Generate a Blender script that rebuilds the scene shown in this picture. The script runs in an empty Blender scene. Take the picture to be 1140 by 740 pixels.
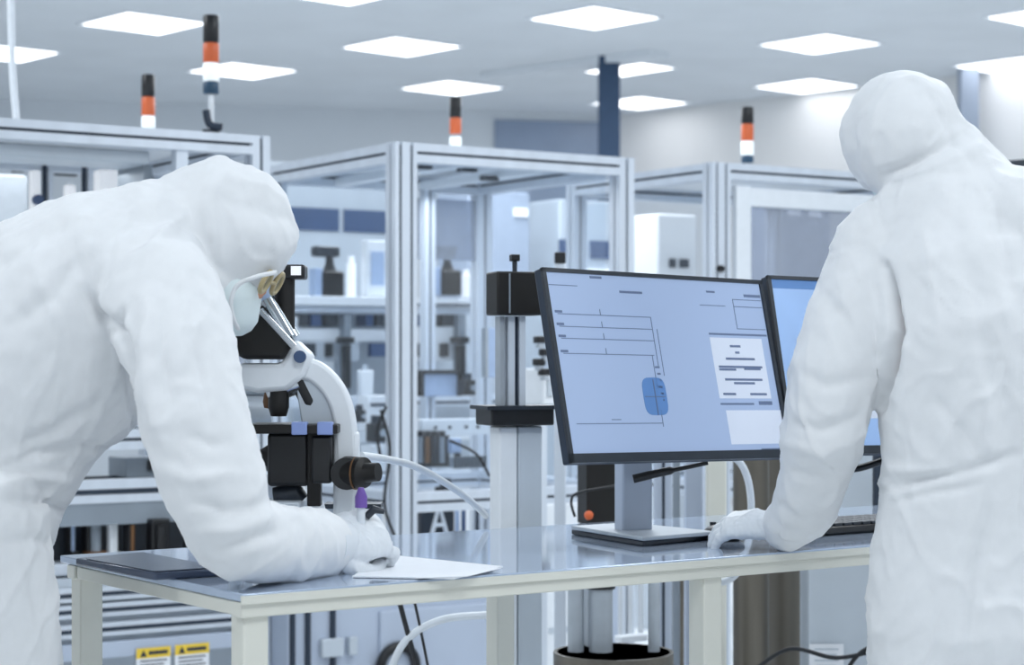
import bpy, math, random
from mathutils import Vector, Matrix, noise
random.seed(7)
F=2165.0; CX=570.0; HY=400.0; CAMZ=1.228; TZ=0.90
col=bpy.context.scene.collection
R=math.radians
def P(px,py,Y): return Vector(((px-CX)*Y/F, Y, CAMZ-(py-HY)*Y/F))
def T(px,py,z=TZ):
    Y=(CAMZ-z)*F/(py-HY); return Vector(((px-CX)*Y/F,Y,z))
def lin(c):
    return tuple(((v/255)/12.92 if v/255<=.04045 else ((v/255+.055)/1.055)**2.4) for v in c)

# ---------------------------------------------------------------- materials
MATS={}
def mat(name,rgb,rough=.5,metal=0,emit=0,var=.04,scale=30,bump=0,spec=.5,ecol=None,aniso=None,trans=0):
    if name in MATS: return MATS[name]
    m=bpy.data.materials.new(name); m.use_nodes=True; nt=m.node_tree; b=nt.nodes['Principled BSDF']
    c=lin(rgb)
    tc=nt.nodes.new('ShaderNodeTexCoord'); n=nt.nodes.new('ShaderNodeTexNoise'); n.inputs['Scale'].default_value=scale
    n.inputs['Detail'].default_value=3
    mp=nt.nodes.new('ShaderNodeMapping')
    if aniso: mp.inputs['Scale'].default_value=aniso
    nt.links.new(tc.outputs['Object'],mp.inputs['Vector']); nt.links.new(mp.outputs['Vector'],n.inputs['Vector'])
    r=nt.nodes.new('ShaderNodeValToRGB')
    r.color_ramp.elements[0].position=.3; r.color_ramp.elements[1].position=.7
    r.color_ramp.elements[0].color=(*[max(0,v*(1-var)) for v in c],1); r.color_ramp.elements[1].color=(*[min(1,v*(1+var)) for v in c],1)
    nt.links.new(n.outputs['Fac'],r.inputs['Fac']); nt.links.new(r.outputs['Color'],b.inputs['Base Color'])
    b.inputs['Roughness'].default_value=rough; b.inputs['Metallic'].default_value=metal
    b.inputs['Specular IOR Level'].default_value=spec
    if name=='white coverall fabric':
        n.inputs['Scale'].default_value=60
        w1=nt.nodes.new('ShaderNodeTexNoise'); w1.noise_type='RIDGED_MULTIFRACTAL'; w1.inputs['Scale'].default_value=7; w1.inputs['Detail'].default_value=3; w1.inputs['Distortion'].default_value=.9
        nt.links.new(mp.outputs['Vector'],w1.inputs['Vector'])
        bp=nt.nodes.new('ShaderNodeBump'); bp.inputs['Strength'].default_value=.35; bp.inputs['Distance'].default_value=.022
        nt.links.new(w1.outputs['Fac'],bp.inputs['Height']); nt.links.new(bp.outputs['Normal'],b.inputs['Normal'])
    elif bump:
        bp=nt.nodes.new('ShaderNodeBump'); bp.inputs['Strength'].default_value=bump; bp.inputs['Distance'].default_value=.004
        nt.links.new(n.outputs['Fac'],bp.inputs['Height']); nt.links.new(bp.outputs['Normal'],b.inputs['Normal'])
    if emit:
        b.inputs['Emission Color'].default_value=(*lin(ecol or rgb),1); b.inputs['Emission Strength'].default_value=emit
    if trans: b.inputs['Transmission Weight'].default_value=trans
    MATS[name]=m; return m
def glass(name,rgb,alpha=.25,gl=.12):
    if name in MATS: return MATS[name]
    m=bpy.data.materials.new(name); m.use_nodes=True; nt=m.node_tree; nt.nodes.clear()
    o=nt.nodes.new('ShaderNodeOutputMaterial'); t=nt.nodes.new('ShaderNodeBsdfTransparent'); t.inputs[0].default_value=(*lin(rgb),1)
    d=nt.nodes.new('ShaderNodeBsdfDiffuse'); d.inputs[0].default_value=(*lin(rgb),1)
    g=nt.nodes.new('ShaderNodeBsdfGlossy'); g.inputs['Roughness'].default_value=.05
    n=nt.nodes.new('ShaderNodeTexNoise'); n.inputs['Scale'].default_value=3
    mr=nt.nodes.new('ShaderNodeMapRange'); mr.inputs['To Min'].default_value=alpha*.8; mr.inputs['To Max'].default_value=alpha*1.2
    nt.links.new(n.outputs['Fac'],mr.inputs['Value'])
    m1=nt.nodes.new('ShaderNodeMixShader'); m2=nt.nodes.new('ShaderNodeMixShader'); m2.inputs[0].default_value=gl
    nt.links.new(mr.outputs[0],m1.inputs[0])
    nt.links.new(t.outputs[0],m1.inputs[1]); nt.links.new(d.outputs[0],m1.inputs[2])
    nt.links.new(m1.outputs[0],m2.inputs[1]); nt.links.new(g.outputs[0],m2.inputs[2]); nt.links.new(m2.outputs[0],o.inputs[0])
    MATS[name]=m; return m
M=dict(
 wall=mat('wall paint',(228,229,230),.8,var=.02,scale=2),
 wallb=mat('back wall paint',(214,221,228),.8,var=.02,scale=2),
 ceil=mat('ceiling tile',(226,232,238),.9,var=.03,scale=2),
 floor=mat('vinyl floor',(225,229,232),.35,var=.03,scale=3),
 win=mat('blue window',(140,156,180),.3,var=.05,scale=3),
 slate=mat('slate column',(45,70,100),.6),
 blueg=mat('blue grey column',(158,170,188),.6),
 al=mat('brushed aluminium',(212,220,230),.38,.08,var=.05,scale=20,aniso=(1,1,.1)),
 al2=mat('dull aluminium',(176,184,192),.42,.25,var=.06,scale=20),
 slot=mat('black slot strip',(38,50,66),.6),
 white=mat('white enamel',(232,237,242),.35,var=.02),
 bright=mat('glowing white plastic',(250,251,253),.4,var=.01,emit=.3),  # unlit plastic given a glow to brighten parts in the dim enclosures
 cream=mat('cream painted steel',(222,222,212),.4,var=.02,scale=12),
 pale=mat('pale grey sheet metal',(196,205,214),.45,.1,var=.04,scale=6),
 grey=mat('mid grey sheet metal',(140,150,160),.5,.1,var=.06,scale=8),
 bluecab=mat('blue grey cabinet paint',(184,195,212),.45,var=.03,scale=4),
 black=mat('black plastic',(22,23,26),.38,var=.15,scale=20),
 blackw=mat('black anodised metal',(26,24,23),.45,.2,var=.15,scale=20),
 char=mat('charcoal plastic',(40,47,56),.4,var=.1),
 navy=mat('navy glossy panel',(58,82,120),.3,var=.1,scale=5),
 ltblue=mat('light blue plastic',(168,188,218),.35),
 clip=mat('blue clip',(140,160,215),.35),
 steel=mat('stainless steel',(112,107,98),.4,.5,var=.12,scale=9,aniso=(3,3,.3)),
 chrome=mat('polished chrome',(190,195,200),.15,.9),
 orange=mat('orange lens',(205,98,54),.4,emit=.12),
 lensw=mat('clear lens',(245,252,255),.3,emit=.35),
 lensb=mat('teal base',(38,72,98),.4),
 brown=mat('brown bronze',(120,86,56),.4,.3),
 yellow=mat('warning yellow',(240,205,70),.5),
 paper=mat('white paper',(238,241,246),.8,var=.01),
 ink=mat('dark ink',(50,56,66),.8),
 purple=mat('purple cap',(112,82,165),.4),
 cable=mat('black cable rubber',(30,32,36),.5),
 cablew=mat('translucent white tubing',(222,228,234),.35),
 skin=mat('skin',(205,150,122),.5),
 tablet=mat('dark grey tablet',(74,84,104),.22,.3),
 tabletop=mat('glossy laminate tabletop',(188,202,222),.06,.35,var=.03,scale=4),
 suit=mat('white coverall fabric',(231,233,235),.75,var=.012,scale=60,bump=.12),
 glove=mat('white latex glove',(224,229,234),.45,var=.02,scale=40,bump=.1),
 mask=mat('face mask fabric',(222,234,236),.8,var=.02),
 amber=mat('goggle frame',(176,160,120),.35),
 diff=mat('light diffuser',(255,255,255),.5,emit=3.2,var=0,ecol=(250,252,255)),
 screen=mat('lit screen',(136,152,178),.35,emit=.52,var=.02,scale=3,ecol=(146,166,200)),
 screen2=mat('lit blue screen',(130,158,196),.35,emit=.5,var=.25,scale=4,ecol=(140,170,212)),
 sline=mat('screen line',(104,120,152),.5,var=.02),
 spanel=mat('screen panel',(196,204,218),.5,emit=.3,var=.01),
 sblue=mat('screen blue block',(92,134,190),.5,emit=.15,var=.02),
 glass=glass('clear enclosure panel',(248,251,254),.025,.015),
 tint=glass('tinted enclosure panel',(206,212,222),.3,.05),
)

# ---------------------------------------------------------------- builders
WM={}
class MB:
    def __init__(s): s.v=[]; s.f=[]
    def add(s,vs,fs):
        n=len(s.v); s.v+= [Vector(v) for v in vs]; s.f+= [tuple(i+n for i in f) for f in fs]; return s
    def box(s,c,d,rot=None):
        c=Vector(c); vs=[]
        for x in(-.5,.5):
            for y in(-.5,.5):
                for z in(-.5,.5):
                    v=Vector((x*d[0],y*d[1],z*d[2]))
                    if rot is not None: v=rot@v
                    vs.append(c+v)
        return s.add(vs,[(0,1,3,2),(4,6,7,5),(0,4,5,1),(2,3,7,6),(0,2,6,4),(1,5,7,3)])
    def b2(s,a,b):
        a=Vector(a);b=Vector(b); return s.box((a+b)/2,[abs(b[i]-a[i]) for i in range(3)])
    def frus(s,p0,p1,r0,r1=None,seg=20):
        return s.tube([p0,p1],[r0,r0 if r1 is None else r1],seg)
    def tube(s,pts,r,seg=10,cap=True,prof=None,up=None):
        pts=[Vector(p) for p in pts]; n=len(pts)
        if not isinstance(r,(list,tuple)): r=[r]*n
        tg=[(pts[min(i+1,n-1)]-pts[max(i-1,0)]).normalized() for i in range(n)]
        a=Vector(up) if up else (Vector((0,0,1)) if abs(tg[0].z)<.9 else Vector((0,1,0)))
        vs=[];fs=[]
        pf=prof or [(math.cos(2*math.pi*k/seg),math.sin(2*math.pi*k/seg)) for k in range(seg)]; m=len(pf)
        for i in range(n):
            x=tg[i].cross(a)
            if x.length<1e-5: x=tg[i].cross(Vector((.3,.9,.2)))
            x.normalize(); y=x.cross(tg[i]).normalized()
            if not up: a=y
            for c,d in pf: vs.append(pts[i]+x*c*r[i]+y*d*r[i])
        for i in range(n-1):
            for k in range(m):
                k2=(k+1)%m; fs.append((i*m+k,i*m+k2,(i+1)*m+k2,(i+1)*m+k))
        if cap: fs.append(tuple(range(m))[::-1]); fs.append(tuple((n-1)*m+k for k in range(m)))
        return s.add(vs,fs)
    def loft(s,secs,side,seg=22):
        # secs: (pos, half width along side, half depth); rounded ends
        S=[(Vector(p),a,b) for p,a,b in secs]; n=len(S); side=Vector(side)
        t0=(S[1][0]-S[0][0]).normalized(); t1=(S[-1][0]-S[-2][0]).normalized()
        h0=min(S[0][1:]); h1=min(S[-1][1:])
        pre=[(S[0][0]-t0*h0*k,S[0][1]*q,S[0][2]*q) for k,q in((.97,.22),(.8,.6),(.45,.89))]
        post=[(S[-1][0]+t1*h1*k,S[-1][1]*q,S[-1][2]*q) for k,q in((.45,.89),(.8,.6),(.97,.22))]
        S=pre+S+post; n=len(S); vs=[];fs=[]
        for i in range(n):
            t=(S[min(i+1,n-1)][0]-S[max(i-1,0)][0]).normalized()
            x=(side-t*side.dot(t)).normalized(); y=t.cross(x)
            for k in range(seg):
                a=2*math.pi*k/seg; vs.append(S[i][0]+x*math.cos(a)*S[i][1]+y*math.sin(a)*S[i][2])
        for i in range(n-1):
            for k in range(seg):
                k2=(k+1)%seg; fs.append((i*seg+k,i*seg+k2,(i+1)*seg+k2,(i+1)*seg+k))
        fs.append(tuple(range(seg))[::-1]); fs.append(tuple((n-1)*seg+k for k in range(seg)))
        return s.add(vs,fs)
    def ball(s,c,r,seg=16,rings=10,rot=None):
        c=Vector(c); r=(r,r,r) if not isinstance(r,(tuple,list)) else r; vs=[];fs=[]
        def q(v): 
            v=Vector(v)
            if rot is not None: v=rot@v
            return c+v
        vs.append(q((0,0,-r[2])))
        for i in range(1,rings):
            a=-math.pi/2+math.pi*i/rings
            for k in range(seg):
                b=2*math.pi*k/seg; vs.append(q((r[0]*math.cos(a)*math.cos(b),r[1]*math.cos(a)*math.sin(b),r[2]*math.sin(a))))
        vs.append(q((0,0,r[2]))); L=len(vs)-1
        for k in range(seg): fs.append((0,1+(k+1)%seg,1+k)); fs.append((L,L-seg+k,L-seg+(k+1)%seg))
        for i in range(rings-2):
            for k in range(seg):
                k2=(k+1)%seg; fs.append((1+i*seg+k,1+i*seg+k2,1+(i+1)*seg+k2,1+(i+1)*seg+k))
        return s.add(vs,fs)
    def torus(s,c,R0,r,axis='y',seg=28):
        c=Vector(c); pts=[]
        vs=[];fs=[];m=10
        for i in range(seg):
            a=2*math.pi*i/seg
            for k in range(m):
                b=2*math.pi*k/m; rr=R0+r*math.cos(b); h=r*math.sin(b)
                v=(rr*math.cos(a),h,rr*math.sin(a)) if axis=='y' else (rr*math.cos(a),rr*math.sin(a),h)
                vs.append(c+Vector(v))
        for i in range(seg):
            for k in range(m):
                i2=(i+1)%seg;k2=(k+1)%m; fs.append((i*m+k,i*m+k2,i2*m+k2,i2*m+k))
        return s.add(vs,fs)
    def prism(s,poly,y0,y1):
        # poly in (x,z), extruded along y
        n=len(poly); vs=[(x,y0,z) for x,z in poly]+[(x,y1,z) for x,z in poly]
        fs=[tuple(range(n)),tuple(range(2*n-1,n-1,-1))]+[(i,i+n,(i+1)%n+n,(i+1)%n) for i in range(n)]
        return s.add(vs,fs)
    def quad(s,a,b,c,d): return s.add([a,b,c,d],[(0,1,2,3)])
    def slab(s,top,th):
        n=len(top); lo=[Vector(v)-Vector((0,0,th)) for v in top]
        return s.add(list(top)+lo,[tuple(range(n)),tuple(range(2*n-1,n-1,-1))]+[(i,i+n,(i+1)%n+n,(i+1)%n) for i in range(n)])
    def build(s,name,m,parent=None,world=False,bevel=0,smooth=None,label=None):
        me=bpy.data.meshes.new(name); vs=s.v
        if world and parent is not None:
            inv=WM[parent.name].inverted(); vs=[inv@v for v in vs]
        me.from_pydata([tuple(v) for v in vs],[],s.f)
        import bmesh
        bm=bmesh.new(); bm.from_mesh(me); bmesh.ops.recalc_face_normals(bm,faces=bm.faces); bm.to_mesh(me); bm.free()
        me.materials.append(m if not isinstance(m,str) else M[m])
        o=bpy.data.objects.new(name,me); col.objects.link(o)
        if parent is not None: o.parent=parent
        WM[o.name]=WM[parent.name].copy() if parent is not None else Matrix.Identity(4)
        if bevel:
            b=o.modifiers.new('bevel','BEVEL'); b.width=bevel; b.segments=2; b.limit_method='ANGLE'; b.angle_limit=R(40)
        for p in me.polygons: p.use_smooth=True
        me.set_sharp_from_angle(angle=R(40 if smooth is None else smooth))
        if label: o['label']=label
        return o
def tag(o,label,cat,group=None):
    o['label']=label; o['category']=cat
    if group: o['group']=group
    return o
def thing(name,label,cat,loc=(0,0,0),rz=0,group=None):
    o=bpy.data.objects.new(name,None); col.objects.link(o); o.location=loc; o.rotation_euler=(0,0,rz); o.empty_display_size=.05
    WM[o.name]=Matrix.Translation(Vector(loc))@Matrix.Rotation(rz,4,'Z'); return tag(o,label,cat,group)
def struct(name,mb,m):
    o=mb.build(name,m); o['kind']='structure'; return o
def solo(name,mb,m,label,cat,group=None,loc=None,rz=0,**k):
    """single mesh thing, given in world coordinates, origin at its own base"""
    if loc is None:
        xs=[v.x for v in mb.v];ys=[v.y for v in mb.v];zs=[v.z for v in mb.v]
        loc=((min(xs)+max(xs))/2,(min(ys)+max(ys))/2,min(zs))
    L=Vector(loc); mb.v=[v-L for v in mb.v]
    o=mb.build(name,m,**k); o.location=L; return tag(o,label,cat,group)
def smoothpath(pts,n=8):
    pts=[Vector(p) for p in pts]; out=[]
    for i in range(len(pts)-1):
        p0=pts[max(i-1,0)];p1=pts[i];p2=pts[i+1];p3=pts[min(i+2,len(pts)-1)]
        for k in range(n):
            t=k/n; out.append(.5*((2*p1)+(p2-p0)*t+(2*p0-5*p1+4*p2-p3)*t*t+(3*p1-p0-3*p2+p3)*t**3))
    out.append(pts[-1]); return out

A33=R(33); U=Vector((math.cos(A33),math.sin(A33),0)); V=Vector((-math.sin(A33),math.cos(A33),0))
# slotted aluminium extrusion
def profpoly(w,h,nx=1,ny=1):
    d=.012; g=.005; pts=[]
    def edge(a,b,n,perp):
        a=Vector(a);b=Vector(b);L=(b-a).length;t=(b-a)/L; out=[a]
        for i in range(n):
            c=a+t*L*(i+.5)/n; out+=[c-t*g,c-t*g+perp*d,c+t*g+perp*d,c+t*g]
        return out
    x=w/2;y=h/2
    pts+=edge((-x,-y),(x,-y),nx,Vector((0,1)))
    pts+=edge((x,-y),(x,y),ny,Vector((-1,0)))
    pts+=edge((x,y),(-x,y),nx,Vector((0,-1)))
    pts+=edge((-x,y),(-x,-y),ny,Vector((1,0)))
    return [(p.x,p.y) for p in pts]
def profile(parent,name,p0,p1,w,h,up,nx=1,ny=1,m='al'):
    o=MB().tube([p0,p1],1,prof=profpoly(w,h,nx,ny),up=up).build(name,m,parent,smooth=20)
    q=MB(); x=w/2-.0095; y=h/2-.0095
    q.tube([Vector(p0)+(Vector(p1)-Vector(p0))*.004,Vector(p1)-(Vector(p1)-Vector(p0))*.004],1,prof=[(-x,-y),(x,-y),(x,y),(-x,y)],up=up)
    q.build('slot_strip','slot',o); return o

# ---------------------------------------------------------------- room
CEILZ=CAMZ+2.16
corner=Vector((0.9,17.2,0))
dl=Vector((-math.cos(R(11)),-math.sin(R(11)),0)); dr=Vector((math.cos(R(44)),-math.sin(R(44)),0))
struct('floor',MB().box((0,8,-.05),(40,40,.1)),'floor')
struct('ceiling',MB().box((0,8,CEILZ+.05),(40,40,.1)),'ceil')
def wallseg(name,a,d,L,m,th=.2):
    n=Vector((-d.y,d.x,0)); n=n if n.y>0 else -n
    a=Vector(a); b=a+d*L; mb=MB(); vs=[]
    for z in(0,CEILZ):
        for p in(a,b,b+n*th,a+n*th): vs.append(Vector((p.x,p.y,z)))
    mb.add(vs,[(0,1,2,3),(4,7,6,5),(0,4,5,1),(1,5,6,2),(2,6,7,3),(3,7,4,0)])
    return struct(name,mb,m)
wallseg('wall_back',corner,dl,16,'wallb')
wallseg('wall_right',corner,dr,16,'wall')
# window on back wall (px 550..668, y 133..185)
def onwall(px,d,a=corner):
    # intersect view ray with wall line
    k=(px-CX)/F; # X=kY
    t=(a.x-k*a.y)/(k*d.y-d.x); return a+d*t
q=MB()
a=onwall(550,dl); b=onwall(684,dl); n=Vector((dl.y,-dl.x,0)); n=n if n.y<0 else -n
a=a+n*.02;b=b+n*.02
z1=CAMZ+(400-133)*a.y/F; z0=CAMZ+(400-300)*a.y/F
q.add([a+Vector((0,0,z0)),b+Vector((0,0,z0)),b+Vector((0,0,z1)),a+Vector((0,0,z1))],[(0,1,2,3)])
struct('window_1',q,'win')
# columns
p=P(678,65,13.9); solo('column',MB().tube([(p.x,p.y,0),(p.x,p.y,CEILZ)],1,prof=[(-.075,-.075),(.075,-.075),(.075,.075),(-.075,.075)],up=(0,1,0)),'slate','dark slate blue square column reaching the ceiling beside the blue window','column')
p=onwall(1093,dr); solo('column',MB().box((p.x-.15,p.y-.2,CEILZ/2),(.13,.13,CEILZ)),'blueg','pale blue column against the right wall beyond the standing person','column')
# ceiling bulkhead (slightly darker strip right of centre)
q=MB(); pts=[]
for px,py in((535,80),(725,55),(745,58),(560,86)):
    Y=2.16*F/(400-py); pts.append(Vector(((px-CX)*Y/F,Y,CEILZ-.001)))
q.slab(pts,.05); struct('trim_1',q,'ceil')

# ceiling lights
LT=[(160,25,'large square ceiling light behind the tall signal tower, upper left'),
 (2,58,'square ceiling light cut off by the left edge of the photo'),
 (270,78,'square ceiling light just right of the tall signal tower orange lens'),
 (447,51,'square ceiling light directly left of the photo centre, second row from top'),
 (503,97,'square ceiling light right above the signal tower of the middle enclosure'),
 (662,19,'largest square ceiling light at the top centre of the photo'),
 (690,75,'square ceiling light crossed by the top of the dark slate column'),
 (712,114,'small distant ceiling light lowest of all, right of the slate column'),
 (913,48,'square ceiling light above left of the standing person hood'),
 (898,95,'square ceiling light touching the left side of the standing person hood'),
 (1125,72,'square ceiling light right of the standing person hood'),
 (1172,17,'square ceiling light cut off in the top right corner'),
 (378,-10,'square ceiling light cut off by the top edge left of centre')]
for px,py,lb in LT:
    Y=2.16*F/(400-py); X=(px-CX)*Y/F
    t=thing('ceiling_light',lb,'light',(X,Y,CEILZ),R(42),'square recessed ceiling lights')
    fr=MB()
    for s in(-1,1): fr.box((s*.302,0,-.006),(.02,.624,.012)); fr.box((0,s*.302,-.006),(.584,.02,.012))
    fr.build('frame','white',t); MB().box((0,0,-.004),(.584,.584,.006)).build('diffuser','diff',t)

# ---------------------------------------------------------------- enclosures
def cage(label,org,W,D,top,w=.065,wp=.085,glassmat='glass',z0=.75,roof=True,sides='fblr',nx=2,ang=A33):
    t=thing('machine_enclosure',label,'enclosure',(org[0],org[1],0),ang,'aluminium framed machine enclosures')
    ins=w/2
    for i,(x,y,ww) in enumerate(((0,0,wp),(W,0,w),(0,D,w),(W,D,w))):
        profile(t,'post',(x,y,0),(x,y,top),ww,w,(0,1,0),nx=2 if ww>w else 1)
    for z in(top-w/2,):
        for y in(0,D): profile(t,'beam',(wp/2 if y==0 else w/2,y,z),(W-w/2,y,z),w,w,(0,0,1))
        for x in(0,W): profile(t,'beam',(x,w/2,z),(x,D-w/2,z),w,w,(0,0,1))
    for y in (0,D): profile(t,'beam',(wp/2 if y==0 else w/2,y,z0),(W-w/2,y,z0),w,w,(0,0,1))
    for x in (0,W): profile(t,'beam',(x,w/2,z0),(x,D-w/2,z0),w,w,(0,0,1))
    if roof:
        MB().box((W/2,D/2,top-.012),(W-w,D-w,.006)).build('roof_panel','white',t)
    return t
PA=(-.369,6.49); cA=cage('middle aluminium machine enclosure with double front post, blue grey base and round black port',PA,.91,.95,1.95)
W=.91
MB().box((W*.79,.95-.01,1.74),(W*.34,.006,.24)).build('glass_panel','tint',cA)
MB().box((W/2,0,1.35),(W-.15,.006,1.1)).build('glass_panel','glass',cA)
MB().box((0,.475,1.35),(.006,.8,1.1)).build('glass_panel','glass',cA)
# roof inner light rails
for x in(.25,.6): MB().box((x,.475,1.9),(.05,.86,.03)).build('light_rail','white',cA,bevel=.004)
for x,y in((.12,.05),(.3,.05),(.55,.3)): MB().box((x,y+.02,1.885),(.07,.03,.02)).build('clamp','char',cA,bevel=.003)
# vertical inner posts seen through
profile(cA,'inner_post',(.62,.88,.8),(.62,.88,1.9),.045,.045,(0,1,0))
# right cage
PB=(.752,7.15); cB=cage('right aluminium machine enclosure with white framed door behind the monitors',PB,1.05,.9,1.95,w=.06,wp=.085)
d=MB()
for x in(.115,.95): d.box((x,-.005,1.3),(.07,.03,1.14))
for z in(1.83,.77): d.box((.5325,-.005,z),(.765,.03,.07))
do=d.build('door','white',cB,bevel=.004)
MB().box((.5325,-.005,1.3),(.765,.006,1.0)).build('door_pane','tint',do)
MB().frus((-.01,-.045,1.56),(-.01,-.03,1.56),.013).build('lock','black',cB)
MB().box((.0,.45,1.3),(.006,.75,1.1)).build('glass_panel','glass',cB)
# left cage
LC=Vector((-.825,6.3,0)); WL=1.35
o=LC-U*WL
cC=cage('left aluminium machine enclosure behind the leaning person back',(o.x,o.y),WL,.9,1.95,w=.062,wp=.062,z0=.98)
d=MB(); d.b2((.45,.05,1.845),(1.0,.26,1.887)); d.build('hood_panel','pale',cC,bevel=.006)
d=MB(); d.b2((1.0,.1,1.2),(1.03,.32,1.85)); d.build('side_panel','grey',cC)
d=MB(); d.b2((1.06,-.02,1.0),(1.10,.02,1.89)); d.build('door_post','al',cC)
MB().b2((1.11,-.003,1.05),(1.3,.003,1.85)).build('glass_panel','tint',cC)
# base of left machine
def lw(t,x,y,z): return WM[t.name]@Vector((x,y,z))
d=MB(); 
for z,h in((.845,.03),(.80,.025)): d.b2((0,-.05,z-h/2),(WL,-.02,z+h/2))
d.build('base_rail','al',cC); MB().b2((0,-.045,.815),(WL,-.03,.83)).build('slot_strip','slot',cC)
d=MB(); d.prism([(0,.79),(WL,.79),(WL,.72),(0,.72)],-.045,-.02); d.build('apron_panel','grey',cC)
for z in(.46,.40,.51): MB().b2((0,-.05,z-.02),(WL,-.02,z+.02)).build('base_rail','al',cC); MB().b2((0,-.053,z-.006),(WL,-.05,z+.006)).build('slot_strip','slot',cC)
MB().b2((0,-.015,.34),(WL,-.005,.56)).build('backing_panel','pale',cC); MB().b2((0,.12,.5),(WL,.13,.86)).build('dark_backing','char',cC)  # dark sheet added so bright floor does not show between the modules
cp=MB().b2((.3,-.045,.02),(WL-.05,-.02,.36)).build('cabinet_door','bluecab',cC,bevel=.004)
MB().b2((.35,-.05,.07),(WL-.1,-.044,.31)).build('inset_panel','grey',cp)
# warning labels
for k,(px0,px1,py) in enumerate(((152,190,722),(195,233,718))):
    Y=6.0
    a=P(px0,py,Y);b=P(px1,py,Y)
    inv=WM[cC.name].inverted(); 
    def hit(px):
        k=(px-CX)/F; o2=lw(cC,0,-.055,0); 
        t=(o2.x-k*o2.y)/(k*U.y-U.x); return t,(o2+U*t).y
    x0,ya=hit(px0); x1,yb=hit(px1); z1=CAMZ-(py-HY)*ya/F
    h=.05*1.9
    lab=MB().b2((x0,-.0535,z1-h),(x1,-.0515,z1)).build('warning_label','paper',cC)
    MB().b2((x0,-.0545,z1-.032),(x1,-.053,z1)).build('yellow_band','yellow',lab)
    MB().prism([(x0+.012,z1-.027),(x0+.034,z1-.027),(x0+.023,z1-.006)],-.0555,-.054).build('warning_triangle','ink',lab)
    tx=MB()
    tx.b2((x0+.04,-.0555,z1-.022),(x1-.01,-.054,z1-.011))
    for j in range(4): tx.b2((x0+.012,-.0545,z1-.043-j*.012),(x1-.012-.01*(j%2),-.0536,z1-.039-j*.012))
    tx.build('print_lines','ink',lab)

# base cabinet of middle machine
g=MB().b2((-.45,-.06,.0),(.86,.8,.47)).build('base_cabinet','bluecab',cA,bevel=.006)
MB().b2((-.12,-.075,.02),(.36,-.058,.405)).build('front_panel','bluecab',g,bevel=.006)
MB().b2((.42,-.075,.02),(.82,-.058,.405)).build('front_panel','bluecab',g,bevel=.006)
MB().torus((-.06,-.085,.22),.066,.017).build('round_port','black',g)
for x in(-.445,-.39,-.30): MB().b2((x,-.075,.0),(x+.014,-.06,.46)).build('seam_strip','slot',g)
MB().b2((-.34,-.085,.27),(-.26,-.06,.33)).build('hinge','pale',g,bevel=.004)
MB().b2((-.24,-.085,.27),(-.21,-.06,.33)).build('hinge','pale',g,bevel=.004)
MB().tube([(.42,-.09,.05),(.42,-.09,.46)],.012).build('pipe','white',g)

# ---------------------------------------------------------------- generic px-sized boxes for machinery (true size at depth Y)
def pbox(x0,y0,x1,y1,Y,dep,ang=A33):
    """local box (width,depth,height) and base location for a box that spans the given view extent at distance Y"""
    wt=(x1-x0)*Y/F; w=max(.006,(wt-dep*math.sin(ang))/math.cos(ang)); h=(y1-y0)*Y/F
    cx_=((x0+x1)/2-CX)*Y/F; zb=CAMZ-(y1-HY)*Y/F
    return w,h,Vector((cx_,Y,zb))
def body(t,w,d,h,m,name='housing',bev=.004): return MB().box((0,0,h/2),(w,d,h)).build(name,m,t,bevel=bev)

# shelf machine seen through the middle enclosure
YR=8.25
def rbox(mb,x0,y0,x1,y1,off=0,dep=.05,Y=YR):
    """add to mb (world) a box aligned with the machines, front plane passing px 440 at depth Y"""
    def onp(px):
        k=(px-CX)/F; o2=Vector(((440-CX)*Y/F,Y,0))+V*off
        t=(o2.x-k*o2.y)/(k*U.y-U.x); return o2+U*t
    a=onp(x0);b=onp(x1); m_=(a+b)/2
    zt=CAMZ-(y0-HY)*m_.y/F; zb=CAMZ-(y1-HY)*m_.y/F
    c=m_+V*dep/2; c.z=(zt+zb)/2
    return mb.box(c,((b-a).length,dep,max(.004,zt-zb)),Matrix.Rotation(A33,3,'Z'))
base=Vector(((440-CX)*YR/F,YR,0))
sm=thing('assembly_machine','long white assembly machine with shelf and instrument rows seen through the middle enclosure','machine',base,A33)
def rp(name,m,rects,off=0,dep=.05,bev=.003,parent=sm):
    mb=MB()
    for r_ in rects: rbox(mb,*r_,off=off,dep=dep)
    return mb.build(name,m,parent,world=True,bevel=bev)
rp('shelf','white',[(326,331,548,341)],-.05,.35)
rp('shelf_rail','slot',[(462,338,540,341)],-.056,.01)
rp('upper_beam','al',[(326,342,548,349)],0,.06)
rp('back_panel','pale',[(326,349,620,560)],.30,.02)
rp('instrument_row','white',[(326,366,430,380),(326,352,332,440),(462,364,520,402),(326,402,372,440)],.03,.2)
rp('instrument_front','pale',[(326,380,400,402)],.03,.2)
for a_,b_ in((334,344),(347,358),(363,377),(408,416),(420,428),(464,478),(482,489),(493,508)):
    rp('display_window','navy' if a_ in(347,408,464) else 'char',[(a_,350,b_,363)],.02,.1)
for a_,b_,m_ in((338,352,'char'),(365,371,'black'),(414,431,'navy'),(466,481,'black'),(493,500,'black')):
    rp('port_window',m_,[(a_,382,b_,397)],.0,.04)
for a_,b_ in((384,391),(511,519)):
    rp('upright','grey',[(a_,350,b_,440)],-.02,.05)
    rp('slide_block','black',[(a_-5,375,b_+4,382),(a_+1,384,b_,432)],-.05,.04)
rp('lower_beam','al',[(326,440,600,452)],-.1,.07); rp('slot_strip','slot',[(462,446,560,449),(400,446,432,449)],-.104,.01)
rp('lower_deck','pale',[(326,452,560,478)],.05,.2)
rp('second_beam','white',[(300,480,560,492)],-.06,.06)
rp('third_beam','al',[(300,524,560,534),(326,560,560,566)],-.06,.06)
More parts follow.
